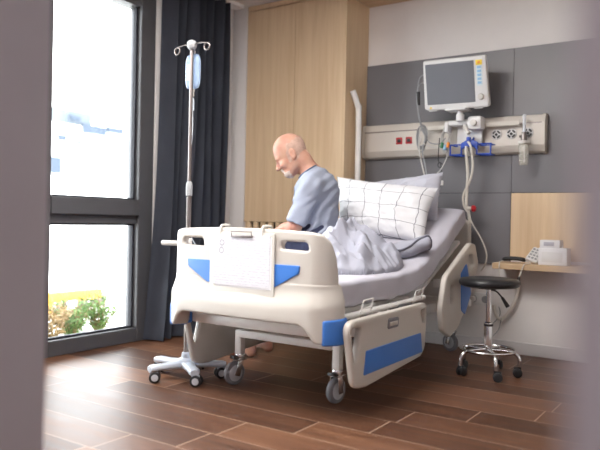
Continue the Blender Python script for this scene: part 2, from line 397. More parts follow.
# ---- window
def window():
    root = thing('window_1', None, None, (XW-.08, 2.2, 0), kind='structure')
    x0, x1 = XW-.13, XW-.005
    bm = NB()
    for y0, y1 in ((3.285,3.42),(2.42,2.56),(1.66,1.78),(.9,1.0)): span(bm, x0, x1, y0, y1, 0, 2.63, .006)
    for a, b in ((2.56,3.285),(1.78,2.42),(1.0,1.66)):
        span(bm, x0, x1, a, b, 0, .10, .006); span(bm, x0, x1, a, b, 2.40, 2.63, .006)
    f = struct('window_frame', bm, MT['frame'], parent=root)
    bm = NB()
    for a, b in ((2.56,3.285),(1.78,2.42),(1.0,1.66)):
        span(bm, x0-.005, x1+.012, a, b, .905, 1.018, .006); span(bm, x0, x1-.02, a, b, .846, .906, .004)
    struct('transom', bm, MT['frame'], parent=root)
    bm = NB()
    for a, b in ((2.56,3.285),(1.78,2.42),(1.0,1.66)):
        for z0, z1 in ((.10,.846),(1.018,2.57)):
            for p in ((a,a+.014,z0,z1),(b-.014,b,z0,z1),(a,b,z0,z0+.012),(a,b,z1-.012,z1)): span(bm, XW-.085, XW-.05, p[0], p[1], p[2], p[3])
    struct('gasket', bm, MT['gasket'], parent=root)
    for a, b in ((2.56,3.285),(1.78,2.42),(1.0,1.66)):
        for z0, z1 in ((.10,.846),(1.018,2.57)):
            bm = NB(); span(bm, XW-.074, XW-.068, a+.006, b-.006, z0+.006, z1-.006); struct('pane', bm, MT['glass'], parent=root)
window()

# ================================================================== OUTSIDE
bm = NB(); span(bm, -9.5, -3.76, -6, 16, -.75, -.5); struct('terrace_ground', bm, MT['concrete'])
bm = NB(); span(bm, -140, -9.5, -80, 150, -14.2, -14); struct('street_ground', bm, MT['facade'])
def building(name, label, blocks, wins, far):
    base = blocks[0]; root = thing(name, label, 'building', ((base[0]+base[1])/2,(base[2]+base[3])/2,base[4]))
    for i, b in enumerate(blocks):
        bm = NB(); span(bm, *b[:6], bev=.15); o = link_bm(b[6], bm, MT[b[7]], root, smooth=False)
    for y0, y1, z0, z1 in wins:
        bm = NB(); span(bm, far-.2, far+.25, y0, y1, z0, z1); link_bm('window', bm, MT['farglass'], root, smooth=False)
building('apartment_building', 'far white flat-roofed building with an upper storey tinted grey-blue as shade beyond the window', 
    [(-78,-60,18,58,-14,10.6,'block','facade'), (-77,-60.6,30,48.2,10.6,12.35,'upper_storey','shade_bluegrey'), (-76,-61,48.6,53.6,10.6,11.1,'parapet','facade')],
    [(46.3,49.5,9.85,10.9),(49.75,52,10.3,11.05),(43.2,44.3,8.7,9.4),(45.2,46.3,8.6,9.0),(42.2,43.7,5.2,7.0),(44.8,46.0,11.1,11.6),(38,40,5.2,7.0),(33,35,8.7,9.4)], -60)
def balustrade():
    root = thing('terrace_railing', 'bright yellow terrace railing with grey-brown uprights behind the plants', 'railing', (-8,5.2,-.5))
    bm = NB(); span(bm, -8.08,-7.92,2.2,6.55,-.33,-.185,.02); link_bm('rail', bm, MT['yellowpaint'], root)
    bm = NB(); span(bm, -8.06,-7.94,5.45,5.72,-.5,-.32,.02); link_bm('post', bm, MT['yellowpaint'], root)
    for y in (6.0,6.36): 
        bm = NB(); span(bm, -8.3,-8.2,y,y+.14,-.5,-.22,.01); link_bm('upright', bm, MT['brown'], root)
    bm = NB(); span(bm, -8.3,-8.2,6.62,6.84,-.5,-.33,.01); link_bm('upright', bm, MT['brown'], root)
balustrade()
bm = NB(); span(bm, -5.25, -4.45, .5, 4.35, -.5, -.16, .02); tag(link_bm('planter_trough', bm, MT['concrete']), 'long pale concrete planter trough outside the window', 'planter')
def nandina(name, label, x, y, n, spread, hgt, m):
    rs = random.Random(int(x*100+y*1000)); root = thing(name, label, 'plant', (x,y,-.16), group='leafy plants in the trough outside')
    bs = NB(); bl = NB()
    for k in range(n):
        a = rs.uniform(0,2*PI); l = rs.uniform(.25,1)*spread; tip = Vector((x+math.cos(a)*l, y+math.sin(a)*l, -.16+hgt*rs.uniform(.45,1)))
        p0 = Vector((x+math.cos(a)*.02,y+math.sin(a)*.02,-.17)); mid = (p0+tip)/2+Vector((0,0,.05))
        tube(bs, [p0, mid, tip], .003, 5, 3)
        for q in range(18):
            t = rs.uniform(.08,1); c = p0.lerp(tip,t)+Vector((0,0,.03*math.sin(t*PI)))
            d = Vector((rs.uniform(-1,1),rs.uniform(-1,1),rs.uniform(-.1,.9))).normalized(); L = rs.uniform(.04,.085)
            s = d.cross(Vector((rs.uniform(-1,1),rs.uniform(-1,1),rs.uniform(-1,1)))).normalized()*L*.13; nn = d.cross(s).normalized()*.0012
            for sg in (1,):
                vs = [bl.verts.new(v) for v in (c, c+d*L*.45+s+nn, c+d*L-Vector((0,0,.01)), c+d*L*.45-s+nn, c+d*L*.45-nn*3)]
                bl.faces.new((vs[0],vs[1],vs[4])); bl.faces.new((vs[1],vs[2],vs[4])); bl.faces.new((vs[2],vs[3],vs[4])); bl.faces.new((vs[3],vs[0],vs[4])); bl.faces.new((vs[0],vs[3],vs[2],vs[1]))
    link_bm('stems', bs, MT['leafred'], root); link_bm('foliage', bl, MT[m], root, smooth=False)
for i, (x,y,n,sp,h,m,lab) in enumerate(((-4.80,3.93,34,.25,.40,'leaf','green feathery plant nearest the right window frame'),(-4.75,3.62,30,.22,.33,'leaf','low green plant in the middle of the window view'),
      (-4.72,3.38,28,.22,.32,'leafred','reddish-leaved plant nearest the left edge of the window view'),(-5.0,3.75,24,.22,.33,'leafred','small reddish plant behind the green feathery ones'))):
    nandina('nandina_plant', lab, x, y, n, sp, h, m)

# ================================================================== CURTAIN
def curtain():
    root = thing('curtain', 'dark charcoal floor-length curtain drawn to the right of the window', 'curtain', (-3.5,3.8,0))
    def f(s, z0):
        z = .012+z0*2.62
        flare = (1-z0)*.5
        y = 3.425+.03*z0-.10*(1-z0)**2+s*(.735-.05*z0+.07*(1-z0)**2)
        ph = s*2*PI*7.0-PI/2+.6*math.sin(s*9)+.25*math.sin(z0*3+s*4)
        a = .052*(1+.35*math.sin(s*17+1))*(.85+.3*flare)
        x = -3.50+a*math.sin(ph)+.012*math.sin(z0*5+s*11)
        if s < .07: x += .015*math.cos(s/.07*PI/2)*math.sin(ph)
        return Vector((x, y+.016*math.cos(ph), z))
    bm = grid_bm(240, 40, f)
    bmesh.ops.solidify(bm, geom=bm.faces[:], thickness=.004)
    link_bm('drape', bm, MT['curtain'], root, angle=80)
    bm = NB(); span(bm, -3.545,-3.455,3.30,4.25,2.632,2.6595); link_bm('track', bm, MT['white_metal'], root)
curtain()

# ================================================================== WARDROBE
def wardrobe():
    root = thing('wardrobe', 'tall built-in light oak wardrobe with two doors and slatted base behind the man', 'wardrobe', (-2.975,4.475,0))
    x0, x1, y0 = -3.45, -2.502, 4.297
    bm = NB(); span(bm, x1-.02, x1, y0, YB-.002, .0, 2.594, .001); span(bm, x0, x0+.02, y0+.02, YB-.002, 0, 2.594); span(bm, x0+.02, x1-.02, y0+.06, YB-.002, .02, .80); link_bm('carcass', bm, MT['oak'], root, smooth=False)
    bm = NB(); span(bm, x0+.02, x1-.02, y0+.024, y0+.05, .88, 2.594); link_bm('shadow_gap', bm, MT['gap'], root, smooth=False)
    bm = NB(); span(bm, x0+.002, x1-.021, y0, y0+.022, 2.616-.0, 2.655, .001); link_bm('top_panel', bm, MT['oak'], root, smooth=False)
    for a, b in ((x0+.002,-2.971),(-2.967,x1-.021)):
        bm = NB(); span(bm, a, b, y0, y0+.022, .878, 2.610, .0015); link_bm('door', bm, MT['oak'], root, smooth=False)
    bm = NB(); span(bm, x0+.02, x1-.02, y0+.045, y0+.06, .02, .878); link_bm('dark_backing', bm, MT['gap'], root, smooth=False)
    k = 0; x = x0+.035
    while x < x1-.03:
        bm = NB(); cyl(bm, (x,y0+.024,.02), (x,y0+.024,.876), .026, seg=14); link_bm('slat', bm, MT['oak'], root); x += .0755; k += 1
wardrobe()

# ================================================================== BED
XB = -1.98
bed = thing('hospital_bed', 'cream and blue electric hospital bed with raised backrest on four casters', 'bed', (XB,3.5,0))
XF = -2.003
def foot_map(u, v, w, y0=2.5, flat=.375, r=.095):
    """wrap the flat board round both corners; w>0 = towards the room (outer face)"""
    s = 1 if u >= 0 else -1; a = abs(u)
    bow = .012*(1-(min(a,flat)/flat)**2)
    if a <= flat: return Vector((XF+u, y0-w-bow, v))
    th = min((a-flat)/r, PI/2)
    ex = max(a-flat-r*PI/2, 0)
    R_ = r+w
    return Vector((XF+s*(flat+R_*math.sin(th)), y0+r-R_*math.cos(th)+ex, v))
ucuts = [(0, [round(-.545+.5*k*.0218,4) for k in range(0,101) if abs(-.545+.5*k*.0218) > .39]+[-.3,-.2,-.1,0,.1,.2,.3])]
def slot(cx, cz, w=.155, h=.042):
    return round_poly([(cx-w/2,cz-h/2+.006),(cx+w/2,cz-h/2),(cx+w/2-.012,cz+h/2),(cx-w/2+.012,cz+h/2)], .022)
def footboard():
    top = []
    for k in range(31):
        u = -.445+k*.89/30; top.append((u, .842+.014*(1-(u/.445)**2)))
    outline = round_poly([(-.515,.50),(-.515,.64),(-.50,.735),(-.475,.80)]+[(-.44,.835)]+top[2:-2]+[(.44,.835),(.475,.80),(.50,.735),(.515,.64),(.515,.50)], [0,.03,.05,.04,.02]+[0]*27+[.02,.04,.05,.03,0], 4)
    bm = plate([outline, slot(-.31,.779), slot(.31,.779)], .042, .012, ucuts, 3)
    remap(bm, lambda u,v,w: foot_map(u,v,w)); fb = link_bm('footboard', bm, MT['cream'], bed, angle=35)
    band = round_poly([(-.53,.345),(-.53,.612),(.53,.612),(.53,.345),(.415,.345),(.375,.425),(-.375,.425),(-.415,.345)], [.01,.02,.02,.01,.02,.06,.06,.02], 6)
    bm = plate([band], .080, .012, ucuts+[(1,[.46+.0125*k for k in range(13)])], 3)
    def led(u,v,w):
        t = max(0,min(1,(v-.480-.03*(abs(u)/.5)**4)/.10)); t = t*t*(3-2*t)
        return foot_map(u,v,w*(1-.42*t)+(.006 if w > 0 else 0)*(1-t))
    remap(bm, led); link_bm('lower_band', bm, MT['cream'], bed, angle=45)
    inl = round_poly([(-.345,.692),(.345,.692),(.34,.655),(.205,.583),(-.205,.583),(-.34,.655)], [.006,.006,.02,.03,.03,.02])
    bm = plate([inl], .008, .003, [(0,[-.3,-.2,-.1,0,.1,.2,.3])]); remap(bm, lambda u,v,w: foot_map(u,v,w+.0225)); link_bm('blue_inlay', bm, MT['blue'], bed, 'blue inlay across the footboard')
    for s in (-1,1):
        cp = [(s*.438,.338),(s*.438,.455),(s*.542,.463),(s*.542,.338)]
        bm = plate([round_poly(cp, .012)], .092, .012, ucuts, 3); remap(bm, lambda u,v,w: foot_map(u,v,w+.006)); link_bm('corner_bumper', bm, MT['blue'], bed, 'blue corner bumper', angle=45)
footboard()
def rail_plate(name, outline, holes, x, th, material, parent, bev=.012, label=None):
    bm = plate([outline]+holes, th, bev, (), 3)
    remap(bm, lambda u,v,w: Vector((x+w,u,v))); return link_bm(name, bm, material, parent, label, angle=40)
def lower_rail(x, s, dy=-.055, dz=0):
    def sh(p): return [(a+dy,b+dz) for a,b in p]
    ol = round_poly(sh([(2.585,.452),(3.475,.462),(3.452,.205),(3.40,.172),(2.78,.128),(2.665,.138)]), [.06,.05,.07,.06,.05,.07], 6)
    h1 = round_poly(sh([(2.622,.418),(2.715,.413),(2.672,.225)]), [.02,.015,.015]); h2 = round_poly(sh([(3.385,.425),(3.448,.428),(3.440,.352),(3.415,.352)]), .014)
    r = rail_plate('side_rail', ol, [h1,h2], x, .036, MT['cream'], bed)
    rail_plate('rail_inlay', round_poly(sh([(2.762,.300),(3.385,.303),(3.408,.195),(2.742,.188)]), .008), [], x+s*.0185, .006, MT['blue'], r, .0025, 'blue inlay')
    rail_plate('release_latch', round_poly(sh([(2.985,.425),(3.105,.422),(3.10,.372),(2.98,.372)]), .014), [], x+s*.0185, .007, MT['rubber'], r, .003, 'grey release latch')
    bm = NB(); span(bm, x-.004+s*.022, x+.004+s*.022, 3.0+dy, 3.085+dy, .385+dz, .405+dz, .003); link_bm('latch_lever', bm, MT['cream'], r)
lower_rail(-1.455, 1); lower_rail(-2.462, -1, -.02, -.03)
def upper_rail(x, s):
    ol = round_poly([(4.20,.765),(4.115,.775),(3.948,.700),(3.705,.585),(3.640,.40),(3.675,.262),(3.79,.212),(3.93,.262),(4.15,.46),(4.275,.63)], [.03,.05,.05,.08,.08,.06,.05,.05,.08,.05], 6)
    h1 = round_poly([(3.772,.530),(3.842,.525),(3.835,.43),(3.772,.40)], .03); h2 = round_poly([(4.065,.70),(4.155,.70),(4.185,.62),(4.11,.57)], .025)
    r = rail_plate('head_side_rail', ol, [h1,h2], x, .036, MT['cream'], bed)
    rail_plate('rail_inlay', round_poly([(3.935,.590),(4.035,.650),(4.128,.45),(4.02,.325),(3.955,.36)], .02), [], x+s*.0185, .006, MT['blue'], r, .0025, 'blue inlay')
upper_rail(-1.46, 1); upper_rail(-2.50, -1)
# headboard, posts, lifting pole
bm = plate([round_poly([(-.40,.48),(-.40,.90),(-.34,.955),(.34,.955),(.40,.90),(.40,.48)], [.01,.06,.05,.05,.06,.01])], .045, .014, (), 3)
remap(bm, lambda u,v,w: Vector((XB+u,4.47+w,v))); link_bm('headboard', bm, MT['cream'], bed)
bm = NB(); tube(bm, [(-2.45,4.42,.30),(-2.45,4.42,1.0),(-2.452,4.42,1.70),(-2.455,4.405,1.78),(-2.474,4.36,1.885)], .0225, 16, 8); link_bm('lifting_pole', bm, MT['white_metal'], bed, 'white bent-top pole at the head end')
# frame under the mattress
bm = NB()
span(bm, -2.39,-1.57, 2.62, 3.46, .452, .482, .006)
box(bm, (XB,3.86,.595), (.82,.88,.025), Matrix.Rotation(math.radians(24),3,'X'), .006)
link_bm('mattress_deck', bm, MT['white_metal'], bed)
bm = NB()
for x in (-2.25,-1.66): span(bm, x-.025,x+.025, 2.70, 4.50, .325, .385, .008)
for y in (2.86, 4.40): span(bm, -2.42,-1.54, y-.025,y+.025, .33,.38,.006)
span(bm, -2.405,-1.60, 2.575, 2.625, .352,.402,.008)
for x in (-2.25,-1.66): span(bm, x-.02,x+.02, 2.60, 2.75, .345,.385,.006)
for x,y in ((-2.25,3.0),(-1.66,3.0),(-2.25,4.42),(-1.66,4.42),(-1.66,3.35),(-2.25,3.35)): span(bm, x-.02,x+.02,y-.02,y+.02,.38,.458,.004)
span(bm, -2.25,-1.66, 2.765, 2.815, .262,.302,.006)
span(bm, -2.25,-1.70, 4.40, 4.44, .262,.302,.006)
link_bm('under_frame', bm, MT['white_metal'], bed)
bm = NB(); cyl(bm, (-1.95,2.9,.345), (-1.95,3.9,.345), .035, seg=18, bev=.005); span(bm, -2.05,-1.85,3.3,3.6,.30,.40,.02); link_bm('lift_motor', bm, MT['rubber'], bed, 'grey lift motor')
# near side bar and drainage-bag hooks
bm = NB(); tube(bm, [(-1.515,2.62,.455),(-1.51,2.9,.462),(-1.505,3.2,.468),(-1.505,3.52,.474)], .0145, 12, 4); link_bm('side_bar', bm, MT['white_metal'], bed)
for y in (2.80, 3.40):
    bm = NB(); tube(bm, [(-1.492,y-.05,.462),(-1.478,y-.05,.525),(-1.478,y+.05,.528),(-1.490,y+.05,.465)], .0035, 8, 0); tube(bm, [(-1.485,y-.05,.485),(-1.485,y+.05,.488)], .0035, 8, 0); link_bm('drainage_hook', bm, MT['white_metal'], bed)
bm = NB(); span(bm, -1.56,-1.49,3.16,3.34,.435,.472,.008); link_bm('rail_hinge', bm, MT['rubber'], bed, 'dark rail hinge')
for s, x in ((1,-1.487),(-1,-2.43)):
    for y in (2.95, 3.30):
        bm = NB(); span(bm, min(x,x-s*.07), max(x,x-s*.07), y-.02,y+.02,.395,.45,.005); link_bm('rail_bracket', bm, MT['white_metal'], bed)
    bm = NB(); span(bm, min(x,x-s*.1), max(x,x-s*.1), 3.85,3.90,.50,.55,.005); link_bm('rail_bracket', bm, MT['white_metal'], bed)
def caster(x, y, legx, legy, yaw):
    """leg post, swivel fork and rubber-tyred wheel"""
    bm = NB(); span(bm, legx-.021,legx+.021,legy-.021,legy+.021,.165,.30,.005); lg = link_bm('leg', bm, MT['white_metal'], bed)
    c = thing_child('caster', lg)
    d = Vector((math.cos(yaw),math.sin(yaw),0)); n = Vector((-d.y,d.x,0)); ctr = Vector((x,y,.064))
    R3 = Matrix((( d.x,n.x,0),(d.y,n.y,0),(0,0,1)))
    bm = NB(); lathe(bm, ctr-n*.016, [(.02,0),(.050,0),(.060,.003),(.064,.010),(.064,.022),(.060,.029),(.050,.032),(.02,.032)], 32, n); link_bm('wheel', bm, MT['rubber'], lg)
    bm = NB(); lathe(bm, ctr-n*.0185, [(.004,0),(.040,.0),(.044,.003),(.044,.034),(.040,.037),(.004,.037)], 28, n); link_bm('wheel_hub', bm, MT['wheelhub'], lg)
    bm = NB(); cyl(bm, (legx,legy,.142),(legx,legy,.172),.028,seg=20,bev=.003)
    for sg in (-1,1):
        p = Vector((legx,legy,.14))+n*sg*.025
        q = ctr+n*sg*.025
        box(bm, (p+q)/2, (.034,.005,(p-q).length+.02), R3 @ Matrix.Rotation(math.atan2((p-q).dot(d),(p-q).z),3,'Y'), .002)
    cyl(bm, ctr-n*.029, ctr+n*.029, .007, seg=12)
    box(bm, Vector((legx,legy,.142)), (.06,.056,.008), R3, .002); link_bm('fork', bm, MT['chrome'], lg)
    bm = NB(); box(bm, Vector((legx,legy,.15))+d*.035, (.035,.045,.016), R3 @ Matrix.Rotation(-.3,3,'Y'), .004); link_bm('brake_pedal', bm, MT['black'], lg)
def thing_child(*a): return None
caster(-1.648,2.800,-1.635,2.79,math.radians(262)); caster(-2.272,2.772,-2.250,2.79,math.radians(255))
caster(-1.690,4.440,-1.68,4.42,math.radians(160)); caster(-2.30,4.44,-2.27,4.42,math.radians(20))

# ------------------------------------------------------------------ mattress
def mat_top(y):
    """centre-line height of the mattress top: flat foot part, raised back part"""
    a = .632; y1, sl = 3.50, math.tan(math.radians(25.5)); w = .10
    t = y-y1
    return a + sl*(w*math.log1p(math.exp(t/w*1.0)) if t < 6*w else t)
def mattress():
    n, m = 90, 64
    def f(s, q):
        y = 2.585+q*1.72; zt = mat_top(y); th = .145
        e = 1e-3; sl = (mat_top(y+e)-mat_top(y-e))/(2*e); ang = math.atan(sl); nrm = Vector((0,-math.sin(ang),math.cos(ang)))
        a = 2*PI*s; c, sn = math.cos(a), math.sin(a)
        ex = .30
        hx = .462-.045*max(0,q-.5)*2; px = XB+hx*math.copysign(abs(c)**ex, c); pz = math.copysign(abs(sn)**ex, sn)*th/2
        # the mattress rounds over at both ends
        endf = min(1, q*22, (1-q)*22)**.35
        pz *= (.72+.28*endf)
        p = Vector((px,y,zt)) + nrm*(pz-th/2)
        # soft folds of the fitted sheet, stronger down the sides
        k = .004 if sn > .55 else .009
        side = abs(c)**.3
        p += Vector((math.copysign(1,c)*side*k*wob(y*1.6, p.z*.5, 3), 0, .003*wob(p.x*1.2,y*1.2,5) if sn > 0 else 0))
        if sn < 0 and abs(c) > .3: p += nrm*(-.012*abs(wob(y*1.3,.3,8)))
        return p
    bm = grid_bm(m, n, f, closed_u=True)
    vs = bm.verts; vs.ensure_lookup_table()
    for j in (0, n-1):
        ring = [vs[i*n+j] for i in range(m)]
        bm.faces.new(ring)
    tag(link_bm('mattress', bm, MT['sheet'], angle=70), 'mattress in a pale grey fitted sheet on the hospital bed', 'mattress')
mattress()

# ------------------------------------------------------------------ pillows
def pillow(name, c00, c10, c11, c01, T, material, label, seed, ang=.5):
    C4 = [Vector(c) for c in (c00,c10,c11,c01)]
    nrm = (C4[1]-C4[0]).cross(C4[3]-C4[0]).normalized()
    n = 44
    bm = NB(); L = bm.loops.layers.uv.new('UVMap')
    def P(u, v, sg):
        uu, vv = 2*u-1, 2*v-1
        # sides pull in between the corners
        pu = uu*(1-.055*(1-vv*vv)); pv = vv*(1-.07*(1-uu*uu)); a, b = (pu+1)/2, (pv+1)/2
        p = C4[0]*(1-a)*(1-b)+C4[1]*a*(1-b)+C4[2]*a*b+C4[3]*(1-a)*b
        h = max(0,(1-abs(uu)**3.2)*(1-abs(vv)**3.2))**.55
        cr = .011*wob(uu*1.1,vv*1.1,seed)+.011*(1-abs(wob(uu*1.5+1,vv*1.2,seed+4)))**3+.014*math.sin((uu*1.5+vv*.9)*5+seed)*(1-abs(vv))*abs(uu)
        return p+nrm*sg*(T/2*h)+nrm*cr*h**.5
    V = {}
    for sg in (1,-1):
        for i in range(n+1):
            for j in range(n+1):
                ed = i in (0,n) or j in (0,n)
                k = (i,j,0 if ed else sg)
                if k not in V: V[k] = bm.verts.new(P(i/n,j/n,0 if ed else sg))
    for sg in (1,-1):
        for i in range(n):
            for j in range(n):
                idx = ((i,j),(i+1,j),(i+1,j+1),(i,j+1)); idx = idx if sg > 0 else idx[::-1]
                q = bm.faces.new([V[(a,b,0 if (a in (0,n) or b in (0,n)) else sg)] for a,b in idx])
                for lp,(a,b) in zip(q.loops,idx): lp[L].uv = (a/n,b/n)
    return tag(link_bm(name, bm, material, angle=75), label, 'pillow')
pillow('pillow', (-2.24,4.16,.90),(-1.665,4.10,.90),(-1.70,4.26,1.245),(-2.22,4.26,1.185), .15, MT['greypillow'], 'plain pale grey pillow behind the checked one against the headwall', 2)
pillow('pillow', (-2.275,3.86,.800),(-1.635,3.80,.775),(-1.650,4.05,1.125),(-2.385,4.00,1.210), .20, MT['check'], 'white pillow with thin dark windowpane check, propped in front of the grey one', 6)

# ------------------------------------------------------------------ duvet, thrown back in a heap
def duvet():
    poly = [(-1.88,2.80),(-1.70,2.80),(-1.575,2.96),(-1.555,3.28),(-1.60,3.47),(-1.80,3.50),(-1.95,3.52),(-2.00,3.40),(-1.94,3.05)]
    pl = [(p.x,p.y) for p in round_poly([Vector((a,b)) for a,b in poly], .08, 5)]
    px_ = np.array(pl)
    def sd(x, y):
        d = 1e9; inside = False; n = len(pl)
        for i in range(n):
            (ax,ay),(bx,by) = pl[i-1],pl[i]
            ex,ey = bx-ax,by-ay; t = max(0,min(1,((x-ax)*ex+(y-ay)*ey)/(ex*ex+ey*ey+1e-12)))
            d = min(d, math.hypot(x-ax-ex*t, y-ay-ey*t))
            if (ay > y) != (by > y) and x < (bx-ax)*(y-ay)/(by-ay)+ax: inside = not inside
        return d if inside else -d
    def seg(x,y,a,b):
        ex,ey=b[0]-a[0],b[1]-a[1]; t=max(0,min(1,((x-a[0])*ex+(y-a[1])*ey)/(ex*ex+ey*ey))); return math.hypot(x-a[0]-ex*t,y-a[1]-ey*t), t
    def h(x, y):
        e = sd(x,y)
        if e <= 0: return -1
        m = min(1, e/.075); m = math.sqrt(max(0,1-(1-m)**2))
        v = .045
        d, _ = seg(x,y,(-1.87,3.30),(-1.87,3.34)); th = math.atan2(y-3.32,x+1.87)
        pk = max(0,1-d/.30); v += .115*pk**1.05*(1+.18*math.sin(4*th+.7)+.10*math.sin(7*th))*min(1,.4+pk*3) 
        d, t = seg(x,y,(-1.93,3.05),(-1.88,3.28)); v += .08*math.exp(-(d/.10)**2)
        d, t = seg(x,y,(-1.92,2.90),(-1.70,3.05)); v += .075*math.exp(-(d/.075)**2)
        d, t = seg(x,y,(-1.95,3.10),(-1.66,3.22)); v += .05*math.exp(-(d/.05)**2)
        d, t = seg(x,y,(-1.80,3.36),(-1.60,3.44)); v += .02*math.exp(-(d/.06)**2)
        rg = (1-abs(wob(x*1.15+.3*wob(x,y,7),y*1.15,2)))**2.5; r2 = (1-abs(wob(x*2.1+1,y*1.7+.2*wob(y,x,3),9)))**3
        for a_,b_,am,wd in (((-1.87,3.32),(-1.66,3.10),.050,.030),((-1.88,3.30),(-1.80,2.92),.045,.026),((-1.95,3.05),(-1.72,2.92),.050,.030),((-1.86,3.36),(-1.62,3.40),.035,.024),((-2.0,3.2),(-1.86,3.0),.05,.03),((-1.72,3.22),(-1.62,2.98),.03,.02)):
            d, t = seg(x,y,a_,b_); v += am*math.exp(-(d/(wd*1.25))**1.6)*min(1,2.2*t+.1)*(1-.45*t)
        v += .042*(rg-.35)+.028*(r2-.3)
        return max(.012, v)*m
    nx, ny = 110, 120; x0,x1,y0,y1 = -2.38,-1.54,2.76,3.76
    bm = NB(); T = {}; 
    for i in range(nx):
        for j in range(ny):
            x = x0+(x1-x0)*i/(nx-1); y = y0+(y1-y0)*j/(ny-1); v = h(x,y)
            if v >= 0: T[i,j] = (bm.verts.new((x,y,mat_top(y)+v-.002)), bm.verts.new((x,y,mat_top(y)-.008)))
    cells = [(i,j) for i in range(nx-1) for j in range(ny-1) if all(k in T for k in ((i,j),(i+1,j),(i+1,j+1),(i,j+1)))]
    cs = set(cells)
    for i,j in cells:
        k = ((i,j),(i+1,j),(i+1,j+1),(i,j+1))
        bm.faces.new([T[a][0] for a in k]); bm.faces.new([T[a][1] for a in k[::-1]])
        for (di,dj),(a,b) in (((0,-1),(0,1)),((1,0),(1,2)),((0,1),(2,3)),((-1,0),(3,0))):
            if (i+di,j+dj) not in cs: bm.faces.new((T[k[b]][0],T[k[a]][0],T[k[a]][1],T[k[b]][1]))
    bmesh.ops.delete(bm, geom=[v for v in bm.verts if not v.link_faces], context='VERTS')
    root = thing('duvet', 'crumpled grey duvet thrown back in a heap on the foot half of the bed', 'duvet', (-1.95,3.25,.632))
    du = link_bm('cover', bm, MT['blanket'], root, angle=80)
    # dark piping along the rolled edge
    ctl = [(-2.0,3.44,.03,.035),(-1.90,3.44,.050,.045),(-1.81,3.46,.052,.048),(-1.74,3.51,.045,.046),(-1.67,3.575,.048,.050),(-1.60,3.64,.054,.056),(-1.545,3.685,.056,.058)]
    C_ = catmull([Vector((a,b,mat_top(b)+c)) for a,b,c,_ in ctl], 6); nC = len(C_)
    def roll(s, q):
        i = min(q*(nC-1), nC-1.0001); a = int(i); p = C_[a].lerp(C_[a+1], i-a); d = (C_[a+1]-C_[a]).normalized()
        n = Vector((-d.y,d.x,0)).normalized(); up = Vector((0,-.25,1)).normalized()
        r = .036+.022*q; r *= (1-max(0,(q-.93)/.07)**2*.55); th = 2*PI*s
        r *= 1+.10*math.sin(th*2+q*9)+.07*math.sin(th*3-q*23)
        return p+n*r*1.15*math.cos(th)+up*r*.95*math.sin(th)
    bm = grid_bm(26, 44, roll, closed_u=True); vs = bm.verts; vs.ensure_lookup_table()
    for j in (0,43): bm.faces.new([vs[i*44+j] for i in range(26)])
    link_bm('rolled_edge', bm, MT['blanket'], root, angle=80)
    pth = []
    for s_, q_ in ((.44,.34),(.40,.42),(.43,.52),(.47,.62),(.44,.72),(.38,.80),(.34,.88),(.35,.945),(.42,.985),(.50,.99),(.58,.975),(.64,.94)):
        p = roll(s_,q_); i = min(int(q_*(nC-1)),nC-1); pth.append(p+(p-C_[i])*.04)
    bm = NB(); tube(bm, pth, .0062, 8, 6); link_bm('piping', bm, MT['piping'], root, 'dark grey piped edge')
duvet()

# ------------------------------------------------------------------ clipboard on the footboard
def clipboard():
    yf = 2.462
    root = thing('clipboard', 'cream chart board with a printed form hooked over the bed footboard', 'clipboard', (XB-.02,yf,.535))
    xa, xb = -2.185, -1.792
    bm = plate([round_poly([(xa,.522),(xb,.522),(xb,.836),(xa,.836)], .012)], .006, .0015); remap(bm, lambda u,v,w: Vector((u,yf+w,v))); link_bm('board', bm, MT['board'], root)
    for x in (-2.12,-1.865):
        bm = NB(); tube(bm, [(x,yf,.81),(x,yf,.850),(x,yf+.012,.865),(x,yf+.055,.866),(x,yf+.068,.862),(x,yf+.072,.84)], .0065, 10, 4); link_bm('hook', bm, MT['board'], root)
    bm = NB(); span(bm, -2.160,-1.815,yf-.0065,yf-.0035,.578,.822); pp = link_bm('form_sheet', bm, MT['paper'], root, 'white printed form')
    bm = NB(); span(bm, -2.145,-1.806,yf-.0042,yf-.0031,.570,.816); link_bm('under_sheet', bm, MT['box'], root)
    for cx, cz in ((-2.105,.782),(-2.108,.745)):
        bm = NB(); lathe(bm, (cx,yf-.0062,cz), [(.0110,0),(.0150,0),(.0150,.0009),(.0110,.0009),(.0110,0)], 24, (0,-1,0)); link_bm('stamp', bm, MT['print'], pp)
    bm = NB(); span(bm, -2.045,-1.915,yf-.014,yf-.003,.812,.820,.002); tube(bm, [(-2.040,yf-.012,.815),(-2.043,yf-.016,.838),(-1.917,yf-.016,.838),(-1.92,yf-.012,.815)], .0028, 8, 0); link_bm('clip', bm, MT['steel'], root, 'metal spring clip')
clipboard()

